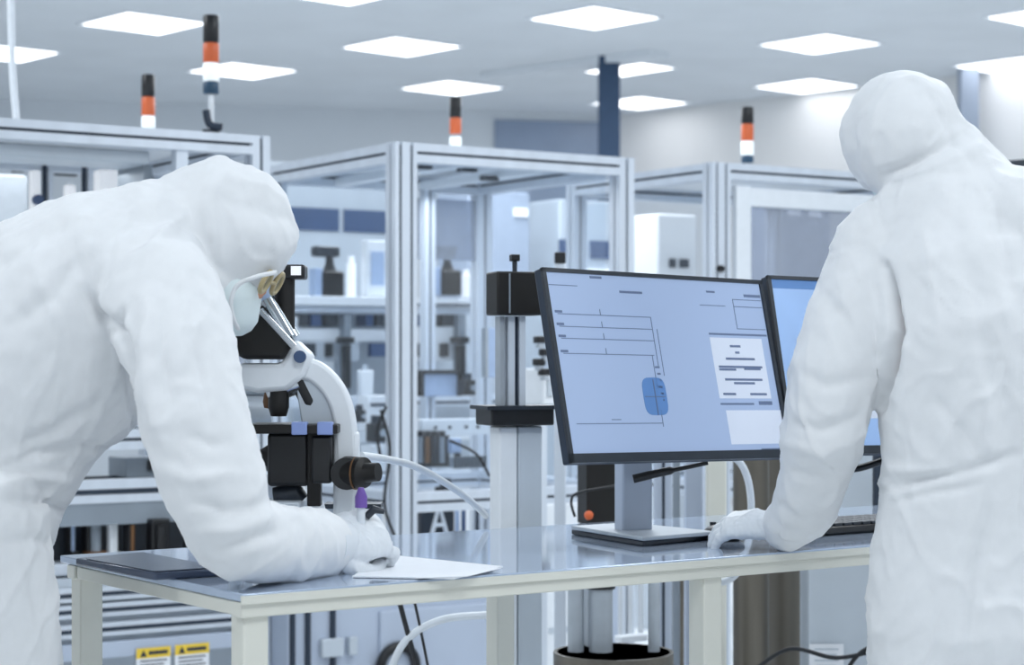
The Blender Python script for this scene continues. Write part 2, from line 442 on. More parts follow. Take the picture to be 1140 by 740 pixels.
rp('frame_post','al',[(418,452,426,600),(536,452,545,600),(300,340,310,600)],-.03,.06)
# lower white housing
rp('cover','white',[(470,536,560,552),(400,540,434,556)],-.02,.15)
rp('bay','black',[(462,552,505,572)],-.0,.1)

def px_loc(px,pyb,Y): return P(px,pyb,Y)
# dark grippers on shelf
for (px,lb) in((367,'black gripper tool on the shelf behind the microscope eyepieces'),(498,'black gripper tool on the shelf right of the double post')):
    b_=P(px,331 if px<400 else 329,YR-(.15 if px<400 else -.12)); s=YR/F
    t=thing('gripper_tool',lb,'tool',b_,A33,'black gripper tools on the shelf')
    MB().box((.0,0,.055),(.10,.08,.11)).build('motor_block','blackw',t,bevel=.01)
    MB().tube([(0,0,.11),(0,0,.14),(0,0,.175)],[.03,.018,.016],12).build('neck','black',t)
    MB().box((-.02,0,.19),(.115,.05,.045)).build('head','char',t,bevel=.008)
    MB().box((-.065,.0,.06),(.035,.06,.12)).build('side_plate','ltblue',t,bevel=.004)
# white boxes on shelf
for x0,y0,x1,y1,m_,lb,cat in((402,268,432,330,'white','white instrument box with blue window on the shelf','instrument'),
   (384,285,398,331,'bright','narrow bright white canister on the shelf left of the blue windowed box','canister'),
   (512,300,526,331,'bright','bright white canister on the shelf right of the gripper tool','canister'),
   (530,305,542,331,'pale','small grey canister at the right end of the shelf','canister')):
    w,h,l=pbox(x0,y0,x1,y1,YR+.05,.05); t=thing('instrument_box' if cat=='instrument' else 'canister',lb,cat,l,A33)
    if cat=='instrument':
        body(t,w,.05,h,m_); MB().box((0,-.027,h*.5),(w*.6,.006,h*.6)).build('window','ltblue',t)
    else:
        MB().tube([(0,0,0),(0,0,h*.8),(0,0,h*.86),(0,0,h)],[w*.6,w*.6,w*.4,w*.4],14).build('body',m_,t)
# dark blue horizontal window far behind
q=thing('wall_cabinet','pale wall cabinet with dark blue glazed front behind the microscope user','cabinet',P(380,332,10.5),A33)
MB().box((0,.1,.36),(.95,.2,.72)).build('body','pale',q,bevel=.005)
for x in(-.235,.225): MB().box((x,-.008,.42),(.43,.01,.12)).build('glazing','navy',q)
# grey cabinet seen through at px 480-585
w,h,l=pbox(486,215,590,345,9.6,.3)
t=thing('storage_cabinet','tall grey blue cabinet behind the middle enclosure','cabinet',l-Vector((0,0,.3)),A33)
MB().b2((-w/2+.01,-.11,-(l.z-.3)),(w/2-.01,.11,0)).build('plinth','white',t)
MB().box((0,0,(h+.3)/2),(w,.3,h+.3)).build('body','blueg',t,bevel=.01)
MB().box((-w*.4,-.155,(h+.3)/2),(w*.12,.01,h+.2)).build('dark_edge','grey',t)
MB().box((0.02,-.156,.24),(w*.96,.012,.47)).build('lower_door','white',t)
for x in(-.12,.12): MB().box((x,-.155,h+.2),(.08,.01,.04)).build('glow_plate','bright',t)  # glowing plates stand in for lamp reflections on the cabinet front
w,h,l=pbox(586,225,680,345,9.9,.3)
t=thing('storage_cabinet','blue tinted cabinet with two dark windows left of the monitor top corner','cabinet',l-Vector((0,0,.3)),A33)
MB().b2((-w/2+.01,-.11,-(l.z-.3)),(w/2-.01,.11,0)).build('plinth','white',t)
MB().box((0,0,(h+.3)/2),(w,.3,h+.3)).build('body','pale',t,bevel=.01)
for x in(-.1,.09): MB().box((x,-.155,h*.55+.3),(.13,.01,.09)).build('window','navy',t)
MB().box((0,-.155,h*.32+.3),(.3,.01,.06)).build('white_panel','bright',t)
# white cabinet inside right cage with tinted window and small dark items
w,h,l=pbox(703,240,775,330,8.9,.2)
t=thing('control_cabinet','white control cabinet with small dark switches behind the left side of the right enclosure','cabinet',l-Vector((0,0,.4)),A33)
MB().b2((-w/2+.01,-.09,-(l.z-.4)),(w/2-.01,.09,0)).build('plinth','pale',t)
MB().box((0,0,(h+.4)/2),(w,.2,h+.4)).build('body','wall',t,bevel=.01)
for x,ww in((-.03,.035),(.035,.05)): MB().box((x,-.105,h*.4+.4),(ww,.01,.04)).build('switch','char',t)
w,h,l=pbox(820,215,925,330,9.2,.25)
t=thing('storage_cabinet','grey blue cabinet with two light plates inside the right enclosure','cabinet',l-Vector((0,0,.3)),A33)
MB().b2((-w/2+.01,-.11,-(l.z-.3)),(w/2-.01,.11,0)).build('plinth','white',t)
MB().box((0,0,(h+.3)/2),(w,.25,h+.3)).build('body','blueg',t,bevel=.01)
for x in(-.05,.08): MB().box((x,-.13,h+.2),(.07,.01,.03)).build('glow_plate','bright',t)
# dark monitor shelf at far right behind the person
w,h,l=pbox(1098,178,1180,235,6.5,.1)
t=thing('wall_screen','dark screen edge behind the standing person right shoulder','screen',l,R(-44))
MB().box((0,0,h/2),(w*1.2,.05,h)).build('casing','char',t,bevel=.004); MB().box((0,0,-.25),(.06,.05,.5)).build('stand','grey',t); MB().box((0,0,-.5),(.4,.3,.03)).build('foot','grey',t)
MB().box((0,0,-(l.z)/2-.25),(.8,.6,l.z-.53)).build('pedestal','pale',t)

# ---- things inside the left cage
def boxthing(name,lb,cat,x0,y0,x1,y1,Y,dep,m,extra=None,group=None):
    w,h,l=pbox(x0,y0,x1,y1,Y,dep); t=thing(name,lb,cat,l,A33,group); body(t,w,dep,h,m)
    if extra: extra(t,w,dep,h)
    return t
def knob(t,w,d,h): MB().frus((0,-d/2,h*.7),(0,-d/2-.02,h*.7),.018).build('knob','navy',t)
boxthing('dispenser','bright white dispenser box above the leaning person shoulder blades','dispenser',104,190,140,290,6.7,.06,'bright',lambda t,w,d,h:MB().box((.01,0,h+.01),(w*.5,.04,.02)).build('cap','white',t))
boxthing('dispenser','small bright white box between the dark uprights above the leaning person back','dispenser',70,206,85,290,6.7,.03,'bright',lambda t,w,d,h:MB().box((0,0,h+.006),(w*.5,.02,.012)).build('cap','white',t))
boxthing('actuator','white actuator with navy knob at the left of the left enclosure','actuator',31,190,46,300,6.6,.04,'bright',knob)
boxthing('switch_box','large pale grey box cut by the left photo edge above the person back','box',-40,196,30,300,6.35,.1,'al2',lambda t,w,d,h:MB().box((0,0,h+.004),(w*.9,d*.9,.008)).build('lid','white',t))
for x0,x1,lb in((46,53,'left one of the two dark uprights in the left enclosure'),(90,97,'right one of the two dark uprights in the left enclosure')):
    boxthing('upright_rail',lb,'rail',x0,184,x1,300,6.8,.015,'slot',lambda t,w,d,h:MB().box((.02,0,h/2),(.014,.02,h)).build('rail_edge','al',t))
for x0,y0,x1,y1,lb in((60,184,86,196,'dark valve block hanging between the two dark uprights'),(110,186,120,198,'small dark valve block just left of the grey side panel'),(12,170,28,192,'dark round motor in the top left of the left enclosure')):
    boxthing('valve_block',lb,'valve',x0,y0,x1,y1,7.0,.03,'char',lambda t,w,d,h:MB().tube([(0,0,h),(0,0,1.86-0)] if False else [(0,0,h),(0,0,h+.06)],.006).build('stem','black',t))
# items in window row of left base
for k,(x0,x1,m_,m2,lb) in enumerate(((70,86,'ltblue','black','blue lit module under the left machine apron next to the person thigh'),(90,116,'grey','brown','dark module with amber strips second under the left machine apron'),
        (136,152,'brown','black','bronze cylinder module under the left machine apron'),(162,190,'black','brown','black motor with copper coil under the left machine apron'),(202,214,'black','grey','narrow black module beside the leaning person sleeve'))):
    w,h,l=pbox(x0,577,x1,622,6.05,.05); t=thing('module',lb,'module',l,A33,'modules in the opening under the left machine apron')
    body(t,w,.05,h,'black'); MB().tube([(0,-.027,h*.2),(0,-.027,h*.85)],min(w*.3,.03),12).build('insert',m_,t)
    MB().box((0,-.02,h*.12),(w*1.05,.06,h*.18)).build('foot_plate',m2,t)
boxthing('cross_shelf','pale metal cross shelf under the modules of the left machine','shelf',-60,621,232,634,6.15,.3,'al')
boxthing('bright_bracket','white bracket upright between modules of the left machine','bracket',118,578,132,621,6.05,.03,'white',lambda t,w,d,h:MB().box((0,-.02,.01),(w*1.5,.05,.02)).build('foot','white',t))
boxthing('machine_deck_block','dark metal block visible between the leaning person chest and arm','block',118,508,180,530,6.2,.15,'grey',lambda t,w,d,h:MB().box((.04,-.08,h*.6),(.05,.02,h*.5)).build('dark_plate','black',t))
boxthing('upper_rail','white machine rail visible under the leaning person chest','rail',60,530,235,538,6.25,.05,'white')

# ---- clutter in the middle machine lower half
specs=[('motor','black',434,390,446,400),]
def motor(px,py,Y,s,lb,m='black',g='small black motors in the machines',rot=0):
    t=thing('motor',lb,'motor',P(px,py,Y),A33+rot,g)
    MB().box((0,0,.03*s),(.05*s,.05*s,.06*s)).build('housing',m,t,bevel=.004)
    MB().frus((0,0,.06*s),(0,0,.085*s),.018*s).build('cap','char',t); MB().frus((0,-.025*s,.03*s),(0,-.045*s,.03*s),.012*s).build('shaft','chrome',t)
motor(477,440,7.6,1.4,'black motor low behind the double post just above the lower beam')
motor(520,440,7.5,1.0,'small black motor beside a dark frame above the lower beam')
motor(419,492,7.4,1.2,'black motor left of the double post level with the knob')
motor(400,470,7.5,.8,'tiny black motor above the microscope knob')
motor(496,563,7.2,1.2,'black motor under the curved white hose near the lift column')
for k,(x,y,l_) in enumerate(((601,378,'topmost black servo in the stack right of the control box'),(607,392,'second black servo of the stack right of the control box'),(600,403,'third black servo of the stack right of the control box'),(606,414,'lowest black servo of the stack right of the control box'))):
    w,h,l=pbox(x-8,y-4,x+8,y+4,5.8,.03); t=thing('servo',l_,'servo',l,A33,'servos right of the control box'); body(t,w,.03,h,'black'); MB().box((0,.0,-.008),(w*.5,.02,.012)).build('mount','al2',t)
boxthing('servo_housing','white housing behind the servo stack left of the monitor','housing',584,410,622,450,5.9,.1,'white',lambda t,w,d,h:[MB().box((0,-.052,h*.5),(w*.5,.006,h*.5)).build('plate','pale',t),MB().b2((-.012,-.012,-1.09),(.012,.012,0)).build('support_post','al',t)])
boxthing('frosted_panel','light blue frosted panel left of the lift column','panel',538,365,556,420,6.6,.02,'ltblue',lambda t,w,d,h:[MB().box((s*w*.5,0,h/2),(.008,.03,h)).build('edge','al2',t) for s in(-1,1)])
boxthing('frame_box','open black frame box above the lower beam right of the double post','frame',466,412,510,441,7.5,.02,'ltblue',lambda t,w,d,h:[MB().box((s*w*.5,-.012,h/2),(.012,.03,h)).build('side_bar','black',t) for s in(-1,1)]+[MB().box((0,-.012,h-.006),(w,.03,.014)).build('top_bar','black',t)])
# pneumatic cylinder bank
for k,(px,m_) in enumerate(((468,'grey'),(476,'brown'),(484,'char'),(492,'grey'))):
    t=thing('pneumatic_cylinder','%s upright pneumatic cylinder of the bank right of the double post'%(['leftmost','second','third','rightmost'][k]),'cylinder',P(px,515,7.0),0,'upright cylinders right of the double post')
    MB().frus((0,0,0),(0,0,.10),.010).build('barrel',m_,t); MB().box((0,0,.105),(.024,.024,.02)).build('end_cap','black',t)
boxthing('cylinder_bracket','white bracket plate above the upright cylinders','bracket',462,466,545,484,7.1,.06,'white',lambda t,w,d,h:[MB().frus((x,-.03,h*.5),(x,-.036,h*.5),.006).build('bolt','char',t) for x in(-.09,-.03,.04,.09)]+[MB().b2((-w*.5,-.0,-.115),(-w*.5+.13,.02,0)).build('dark_gap_plate','black',t)])  # black plate added below to darken the gaps between the cylinders
boxthing('sensor_box','small light blue sensor box with black nose right of the cylinders','sensor',498,488,514,504,7.0,.03,'ltblue',lambda t,w,d,h:MB().frus((0,-.02,0),(0,-.02,-.02),.012).build('nose','black',t))
# feed tray, dark bay parts
boxthing('cable_chain','dark grey cable chain rising right behind the white hose','cable chain',500,508,540,520,6.9,.04,'grey',lambda t,w,d,h:[MB().box((-w/2+i*w/9,-.022,h/2),(.006,.006,h*1.1)).build('link','char',t) for i in range(10)])
boxthing('dark_bay','dark metal bay right of the double post above the tabletop','bay',462,555,506,600,7.0,.05,'char',lambda t,w,d,h:MB().box((0,-.03,h-.01),(w,.02,.03)).build('lintel','black',t))
w,h,l=pbox(478,560,500,600,6.8,.02)
t=thing('fixture_bracket','white A shaped fixture bracket in the dark bay','bracket',l,A33)
MB().tube([(-.035,0,0),(0,0,.12),(.035,0,0)],.009,8).build('legs','white',t); MB().box((0,0,.05),(.05,.012,.012)).build('crossbar','white',t); MB().ball((0,0,.125),.016).build('top_joint','white',t)
for k,(x0,x1,m_) in enumerate(((506,512,'ltblue'),(513,519,'navy'),(523,528,'white'),(529,534,'slot'))):
    boxthing('guide_rail','%s vertical guide rail left of the lift column base'%(['light blue','navy','white','black'][k]),'rail',x0,550,x1,598,6.9,.008,m_,lambda t,w,d,h:MB().box((0,0,.01),(.03,.03,.02)).build('foot','al2',t),'vertical guide rails')
boxthing('crossbar_rail','pale rail just above the table top between double post and lift column','rail',462,598,545,606,6.7,.04,'white')
boxthing('drawer_unit','white drawer unit behind the microscope arm','unit',397,440,436,480,7.9,.1,'white',lambda t,w,d,h:[MB().box((0,-.052,h*z),(w*.85,.006,.012)).build('drawer_slot','slot',t) for z in(.25,.75)])
boxthing('drawer_unit','white drawer unit low left of the double post','unit',400,495,436,540,7.9,.1,'white',lambda t,w,d,h:[MB().box((0,-.052,h*z),(w*.85,.006,.012)).build('drawer_slot','slot',t) for z in(.3,.7)])
boxthing('pump_bottle','white bottle shape behind the microscope arm','bottle',397,412,416,440,7.4,.03,'white',lambda t,w,d,h:MB().frus((0,0,h),(0,0,h+.02),.012).build('cap','pale',t))
# silver tubes between person and microscope
t=thing('tube_assembly','grey metal tube assembly behind the microscope nosepiece','tube',P(262,458,3.42),0)
for z,r_,x in((.0,.030,0),(.045,.018,.02)): MB().tube([(-.12,0,z),(.05+x,0,z),(.065+x,0,z)],[r_,r_,r_*.7],18).build('tube','al2',t)
MB().tube([(0,0,-.04),(0,0,-.03-(P(270,455,3.6).z-.03-TZ)+.03)],.012).build('support','al2',t)

# ---------------------------------------------------------------- signal towers
def tower(px,top,Y,segs,wpx,foot,lb,elbow=False):
    s=Y/F; r_=wpx*s/2; X=(px-CX)*s
    zt=CAMZ-(top-HY)*s
    t=thing('signal_tower',lb,'signal light',(X,Y,foot),0,'stacked signal towers on the enclosures')
    for (a,b,m_,nm) in segs:
        za=CAMZ-(a-HY)*s-foot; zb=CAMZ-(b-HY)*s-foot
        k=.0012
        MB().tube([(0,0,zb+k),(0,0,zb+.004),(0,0,za-.004),(0,0,za-k)],[r_*.93,r_,r_,r_*.93],20).build(nm,m_,t)
    zb=CAMZ-(segs[-1][1]-HY)*s-foot
    MB().frus((0,0,0),(0,0,zb),r_*.35).build('pole','white',t)
    MB().frus((0,0,0),(0,0,.015),r_*1.1).build('foot_flange','char',t)
    if elbow: MB().tube(smoothpath([(-.012,-.03,.075),(0,-.03,.03),(.04,-.03,.02)]),[.012]*17,12).build('bracket','slot',t)
    return t
tower(235,17,6.25,[(17,48,'black','buzzer'),(48,70,'orange','orange_lens'),(70,91,'lensw','clear_lens'),(91,105,'lensb','base')],18,1.95,'tall signal tower with black bracket on the front beam of the left enclosure',True)
tower(165,83,7.0,[(83,108,'black','buzzer'),(108,129,'orange','orange_lens'),(129,146,'lensw','clear_lens')],15,1.95,'shorter signal tower left of the tall one on the left enclosure')
tower(507,108,7.45,[(108,131,'black','buzzer'),(131,149,'orange','orange_lens'),(152,166,'lensw','clear_lens')],13,1.95,'signal tower on the middle enclosure')
tower(832,119,7.5,[(119,138,'black','buzzer'),(138,157,'orange','orange_lens'),(157,173,'lensw','clear_lens'),(173,182,'lensb','base')],14,1.95,'signal tower on the right enclosure near the standing person hood')
# hanging hose at left
pts=smoothpath([P(10,-140,7.0),P(12,0,7.0),P(14,80,7.0),P(18,134,7.0)])
pts[0].z=CEILZ
solo('hanging_hose',MB().tube(pts,.013,10),'cablew','pale hose hanging from the ceiling at the far left','hose')

# ---------------------------------------------------------------- lift column behind bench
Yc=3.95; sc_=Yc/F; X0=(573-CX)*sc_
t=thing('lift_column','two stage white and grey lift column standing behind the bench beside the monitor','column',(X0,Yc,0),R(20))
def zz(py): return CAMZ-(py-HY)*sc_
MB().b2((-.044,-.03,.02),(-.005,.03,zz(474))).build('front_cover','white',t,bevel=.004)
MB().b2((-.003,-.028,.02),(.05,.03,zz(474))).build('side_cover','pale',t,bevel=.004)
MB().box((0,0,zz(463)),(.135,.10,.036)).build('cap_block','black',t,bevel=.004)
MB().box((0,0,zz(453)),(.155,.11,.008)).build('cap_plate','char',t)
profile(t,'upper_column',(-.0,0,zz(452)),(0,0,zz(352)),.036,.03,(0,1,0),m='al')
MB().b2((-.035,-.01,zz(452)),(-.026,.02,zz(352))).build('guide_rod','al2',t)
MB().frus((0,0,zz(304)),(0,0,zz(290)),.005).build('sensor_stem','char',t); MB().box((0,0,zz(287)),(.018,.018,.014)).build('sensor','black',t,bevel=.002)
cb=MB().box((-.0,0,zz(327)),(.10,.07,.088)).build('control_box','blackw',t,bevel=.004)
MB().box((-.024,-.036,zz(327)),(.003,.003,.08)).build('seam','grey',cb)
MB().box((0,0,.01),(.2,.2,.02)).build('foot_plate','al2',t,bevel=.004)

# ---------------------------------------------------------------- bench
A=Vector((-.377,2.72,0)); ub=Vector((.817,.577,0)).normalized(); vb=Vector((-.577,.817,0)).normalized()
angb=math.atan2(ub.y,ub.x)
LB,DB=2.1,.66
t=thing('workbench','long cream framed workbench with glossy blue grey top across the foreground','table',(A.x,A.y,0),angb)
MB().b2((0,0,TZ-.012),(LB,DB,TZ)).build('tabletop','tabletop',t,bevel=.002)
MB().b2((-.002,-.002,TZ-.015),(LB,.002,TZ-.003)).build('edge_strip','cream',t)
f_=.021
for x,y in((.0,.0),(.852,.0),(2.04,.0),(.0,.58),(.852,.6),(2.04,.6)):
    MB().b2((x+.008,y+.012,0),(x+.008+.04,y+.052,TZ-.012)).build('leg','cream',t,bevel=.003)
for a_,b_ in(((.0,.004,0),(LB,.034,0)),((0,DB-.06,0),(LB,DB-.03,0))):
    MB().b2((a_[0],a_[1],TZ-.014-f_),(b_[0],b_[1],TZ-.013)).build('rail','cream',t,bevel=.002)
for x in(.004,.857,LB-.04): MB().b2((x,.036,TZ-.013-f_),(x+.032,DB-.062,TZ-.0135)).build('cross_rail','cream',t,bevel=.002)

# tablet, papers, laptop, keyboard
def quadT(pts,z): return [T(px,py,z) for px,py in pts]
tb=thing('tablet','closed dark grey tablet on the left corner of the bench','tablet',T(170,628),0)
MB().slab([v for v in quadT([(84,621),(172,637.5),(256,632),(160,614)],TZ+.012)],.0115).build('body','tablet',tb,world=True,bevel=.003)
MB().slab([v for v in quadT([(96,621.5),(172,635.5),(244,631),(160,616)],TZ+.0135)],.001).build('screen','tablet',tb,world=True)
q=MB()
q.slab(quadT([(392,641),(505,643),(560,630),(432,617)],TZ+.003),.0022)
solo('paper_stack',q,'paper','white sheet stack lying beside the gloved hand of the leaning person','paper')
q=MB(); q.slab(quadT([(462,643),(520,641),(558,632),(500,630)],TZ+.0045),.001)
solo('paper_sheet',q,'paper','single white sheet on top of the stack near the bench edge','paper')
kb=thing('keyboard','black keyboard on the bench under the right monitor beside the standing person sleeve','keyboard',T(945,590),angb)
MB().box((0,0,.009),(.30,.13,.014)).build('case','black',kb,bevel=.003)
km=MB()
for i in range(12):
    for j in range(5): km.box((-.135+i*.0245,-.05+j*.0245,.019),(.02,.02,.006))
km.build('keys','char',kb,bevel=.001)
ms=thing('computer_mouse','dark computer mouse under the standing person gloved fingers','mouse',T(806,601),angb)
MB().ball((0,0,.012),(.032,.045,.017)).build('shell','black',ms); MB().frus((-.0,.03,.02),(.0,.03,.031),.006).build('wheel','char',ms)

# ---------------------------------------------------------------- monitors
def monitor(label,loc,yaw,tilt,roll,w,h,kind):
    # local x: width, z: up, -y: toward viewer
    t=thing('monitor',label,'monitor',loc,yaw); 
    rot=Matrix.Rotation(-tilt,3,'X')@Matrix.Rotation(-roll,3,'Y')
    def add(name,m,x0,x1,z0,z1,y0,y1,parent=t,bev=0):
        mb=MB().b2((x0,y0,z0),(x1,y1,z1)); mb.v=[rot@v for v in mb.v]; return mb.build(name,m,parent,bevel=bev)
    add('casing','slot',0,w,-h,0,.002,.02,bev=.003)
    sc=add('screen','screen' if kind==1 else 'screen2',.008,w-.008,-h+.016,-.007,.0,.0022)
    bz=MB()
    for x0,x1,z0,z1 in((0,.0075,-h,0),(w-.0075,w,-h,0),(0,w,-.0068,0),(0,w,-h,-h+.0155)): bz.b2((x0,-.003,z0),(x1,.003,z1))
    bz.v=[rot@v for v in bz.v]; bz.build('bezel','char',t)
    def marks(name,m,rects,y=-.0006):
        mb=MB()
        for a,b,c,d in rects: mb.b2((a*w,y,-d*h),(c*w,.0,-b*h))
        mb.v=[rot@v for v in mb.v]; return mb.build(name,m,sc)
    if kind==1:
        hl=lambda x0,x1,y,th=.0035:(x0,y,x1,y+th); vl=lambda x,y0,y1,th=.0022:(x,y0,x+th,y1)
        L=[]
        for y,x1 in((.235,.44),(.30,.44),(.362,.44),(.44,.43)): L+=[hl(.04,x1,y),vl(.22,y-.03,y)]
        L+=[vl(.44,.235,.50),vl(.46,.30,.55),vl(.42,.44,.62)]
        L+=[hl(.05,.42,.80),vl(.42,.73,.82),hl(.20,.24,.78)]
        L+=[hl(.68,.80,.155),hl(.84,.98,.115),hl(.84,.98,.28),vl(.84,.115,.28),hl(.84,.98,.155)]
        L+=[hl(.02,.98,.955),hl(.02,.14,.085)]
        marks('diagram_lines','sline',L)
        D=[]
        for y in(.225,.29,.352,.43): D.append((.03,y-.006,.06,y+.006))
        D+=[(.20,.03,.25,.042),(.32,.10,.42,.112),(.90,.085,.98,.10),(.72,.075,.76,.085),(.70,.31,.98,.32),(.885,.685,.95,.705),(.70,.695,.86,.705),(.86,.945,.95,.965)]
        D+=[(.12+.14*i,.975,.18+.14*i,.983) for i in range(4)]+[(.84,.975,.97,.985)]
        for i in range(6): D.append((.425+.006*(i%3),.50+.035*i,.445,.51+.035*i))
        marks('small_text_marks','sline',D)
        marks('text_panel','spanel',[(.70,.335,.95,.67)])
        marks('blank_panel','spanel',[(.72,.735,.985,.92)])
        P_=[]
        for i,(x0,x1,y) in enumerate(((.79,.84,.375),(.81,.83,.41),(.76,.90,.445),(.72,.93,.49),(.72,.80,.505),(.84,.92,.50),(.74,.92,.56),(.78,.88,.58),(.72,.78,.64),(.85,.93,.64))): P_.append((x0,y,x1,y+.012))
        marks('panel_text','sline',P_,-.0011)
        # rounded vessel symbol
        mb=MB()
        for (cx_,rx,rz) in((.405,.052,.10),):
            poly=[]
            for k in range(24):
                a=2*math.pi*k/24; sx=math.copysign(abs(math.cos(a))**.5,math.cos(a)); sz=math.copysign(abs(math.sin(a))**.5,math.sin(a))
                poly.append((w*(cx_+rx*sx),-h*(.66-rz*sz)))
            mb.prism(poly,-.0006,0)
        mb.v=[rot@v for v in mb.v]; mb.build('vessel_symbol','sblue',sc)
        marks('vessel_divider','sline',[(.404,.57,.408,.76),(.36,.66,.45,.664)],-.001)
    else:
        marks('menu_bar','sblue',[(.02,.02,.98,.07)])
        marks('window_panes','spanel',[(.5,.12,.95,.5),(.05,.75,.9,.8)])
    # rear housing + arm joint
    add('rear_housing','char',w*.3,w*.7,-h*.75,-h*.25,.0205,.045,bev=.01)
    return t,rot
YAW=R(40)
mt,rot=monitor('left monitor showing a light blue process diagram',(.048,3.217,1.38),YAW,R(13.8),R(-.9),.53,.33,1)
e=Vector((.048,3.217,1.38))+Matrix.Rotation(YAW,3,'Z')@Vector((.547,.0,.002))
mt2,_=monitor('right monitor with blue screen half hidden by the standing person',e,R(30),R(13.8),R(-.9),.53,.335,2)
# monitor stand
bp=P(705,590,3.56)
t=thing('monitor_stand','pale blue grey pole stand with flat silver base plate carrying the two monitors','stand',(bp.x,bp.y,TZ),R(20))
MB().b2((-.03,-.02,.012),(.03,.02,.33)).build('pole','bluecab',t,bevel=.004)
def QZ(pts,z): return [T(px,py,z) for px,py in pts]
MB().slab(QZ([(636,589),(716,602),(797,594),(700,584.5)],TZ+.010),.0095).build('base_underside','char',t,world=True,bevel=.002)
MB().slab(QZ([(636,585),(716,597.5),(797,591),(700,581)],TZ+.018),.0075).build('base_plate','al2',t,world=True,bevel=.002)
MB().b2((-.06,-.06,.24),(.50,-.02,.285)).build('crossbar','char',t,bevel=.004)

# black stick with cable under monitor
pts=smoothpath([P(705,533,3.5),P(735,526,3.5),P(765,520,3.5),P(788,515,3.5)])
solo('monitor_cable',MB().tube(pts,[.008]*6+[.0075]*6+[.004]*(len(pts)-12),10),'black','black cable sleeve hanging under the left monitor','cable')
pts=smoothpath([P(640,575,4.4),P(636,558,4.4),P(645,548,4.4),P(690,540,4.4)])
solo('thin_wire',MB().tube(pts,.003,8),'cable','thin wire looping round the orange lamp below the monitor','wire')
pts=smoothpath([P(940,523,3.75),P(960,520,3.75),P(985,512,3.75)])
solo('pen_cable',MB().tube(pts,.007,8),'black','black cable under the right monitor beside the standing person waist','cable')

# ---------------------------------------------------------------- machinery behind bench, right
w,h,l=pbox(640,490,690,583,4.6,.08)
t=thing('control_unit','black control unit with orange lamp behind the laptop','control unit',l,R(15)); 
MB().box((.005,0,h/2),((50*4.6/F-.02),.08,h)).build('housing','blackw',t,bevel=.004)
q=P(647,571,4.6)-l; MB().ball((q.x,-.055,q.z),.011).build('orange_lamp','orange',t)
MB().box((0,0,-.35),(.06,.05,.70)).build('support_post','al2',t)
def vpost(name,lb,x0,x1,y0,y1,Y,m,cat='post',group=None,slots=0,cap=None):
    s=Y/F; w=(x1-x0)*s; zt=CAMZ-(y0-HY)*s; zb=max(0,CAMZ-(y1-HY)*s)
    t=thing(name,lb,cat,(((x0+x1)/2-CX)*s,Y,zb),0,group)
    MB().box((0,0,(zt-zb)/2),(w,w*.8,zt-zb)).build('body',m,t,bevel=min(.004,w*.2))
    for i in range(slots): MB().box((-w/2+w*(i+1)/(slots+1),-w*.4,(zt-zb)/2),(.006,.006,(zt-zb)*.98)).build('slot_strip','slot',t)
    return t
vpost('machine_post','white slotted post right of the monitor stand',728,748,440,1010,4.9,'bluecab',slots=1)
vpost('machine_post','dark slotted narrow post between the pale posts behind the bench',749,757,440,1010,5.0,'grey')
vpost('machine_post','pale blue wide post left of the bench middle leg',762,782,440,1010,5.1,'bluecab')
vpost('machine_post','cream white post directly behind the bench middle leg',786,808,440,1010,4.7,'cream')
vpost('machine_post','slim aluminium post just left of the left monitor edge',617,630,293,1010,5.2,'al'); MB().box((0,0,CAMZ+(400-287)*5.2/F),(.03,.03,.03)).build('top_sensor','black',bpy.data.objects['machine_post.004'],bevel=.003)
# stainless vessels
def vessel(px,rpx,y0,Y,lb,m='steel'):
    s=Y/F; zt=CAMZ-(y0-HY)*s; r_=rpx*s
    t=thing('steel_column',lb,'steel column',((px-CX)*s,Y,0),0,'stainless steel columns behind the bench')
    MB().tube([(0,0,0),(0,0,zt)],r_,28).build('shell',m,t)
    for z in(.12,.35,zt-.05): MB().tube([(0,0,z),(0,0,z+.02)],r_*1.05,28).build('flange',m,t)
vessel(836,20,420,4.9,'left stainless steel column behind the bench beside the white hose')
vessel(875,30,420,5.2,'wide stainless steel column behind the standing person sleeve')
vessel(752,16,630,5.6,'narrow steel column below the bench left of the middle leg')
t=vpost('tall_cabinet','light grey blue cabinet with paper notice below the right monitor',895,974,500,1010,4.9,'pale','cabinet')
nb=MB().box((-.045,-.077,.50-.02),(.085,.002,.085)).build('paper_notice','paper',t)
tx=MB()
for j in range(5): tx.box((-.045,-.0785,.51-.014*j),(.06-.01*(j%2),.001,.004))
tx.build('print_lines','pale',nb)
vpost('dark_pipe','dark vertical pipe beside the tall cabinet near the person waist',972,986,500,1010,4.7,'slot','pipe')
# white hose loop under monitor through to below the bench
pts=smoothpath([P(808,505,4.2),P(824,515,4.2),P(834,540,4.2),P(836,580,4.2),P(828,625,4.2),P(812,645,4.2),P(795,648,4.2)])
solo('white_hose',MB().tube(pts,.008,10),'cablew','white hose looping behind the bench middle leg','hose')
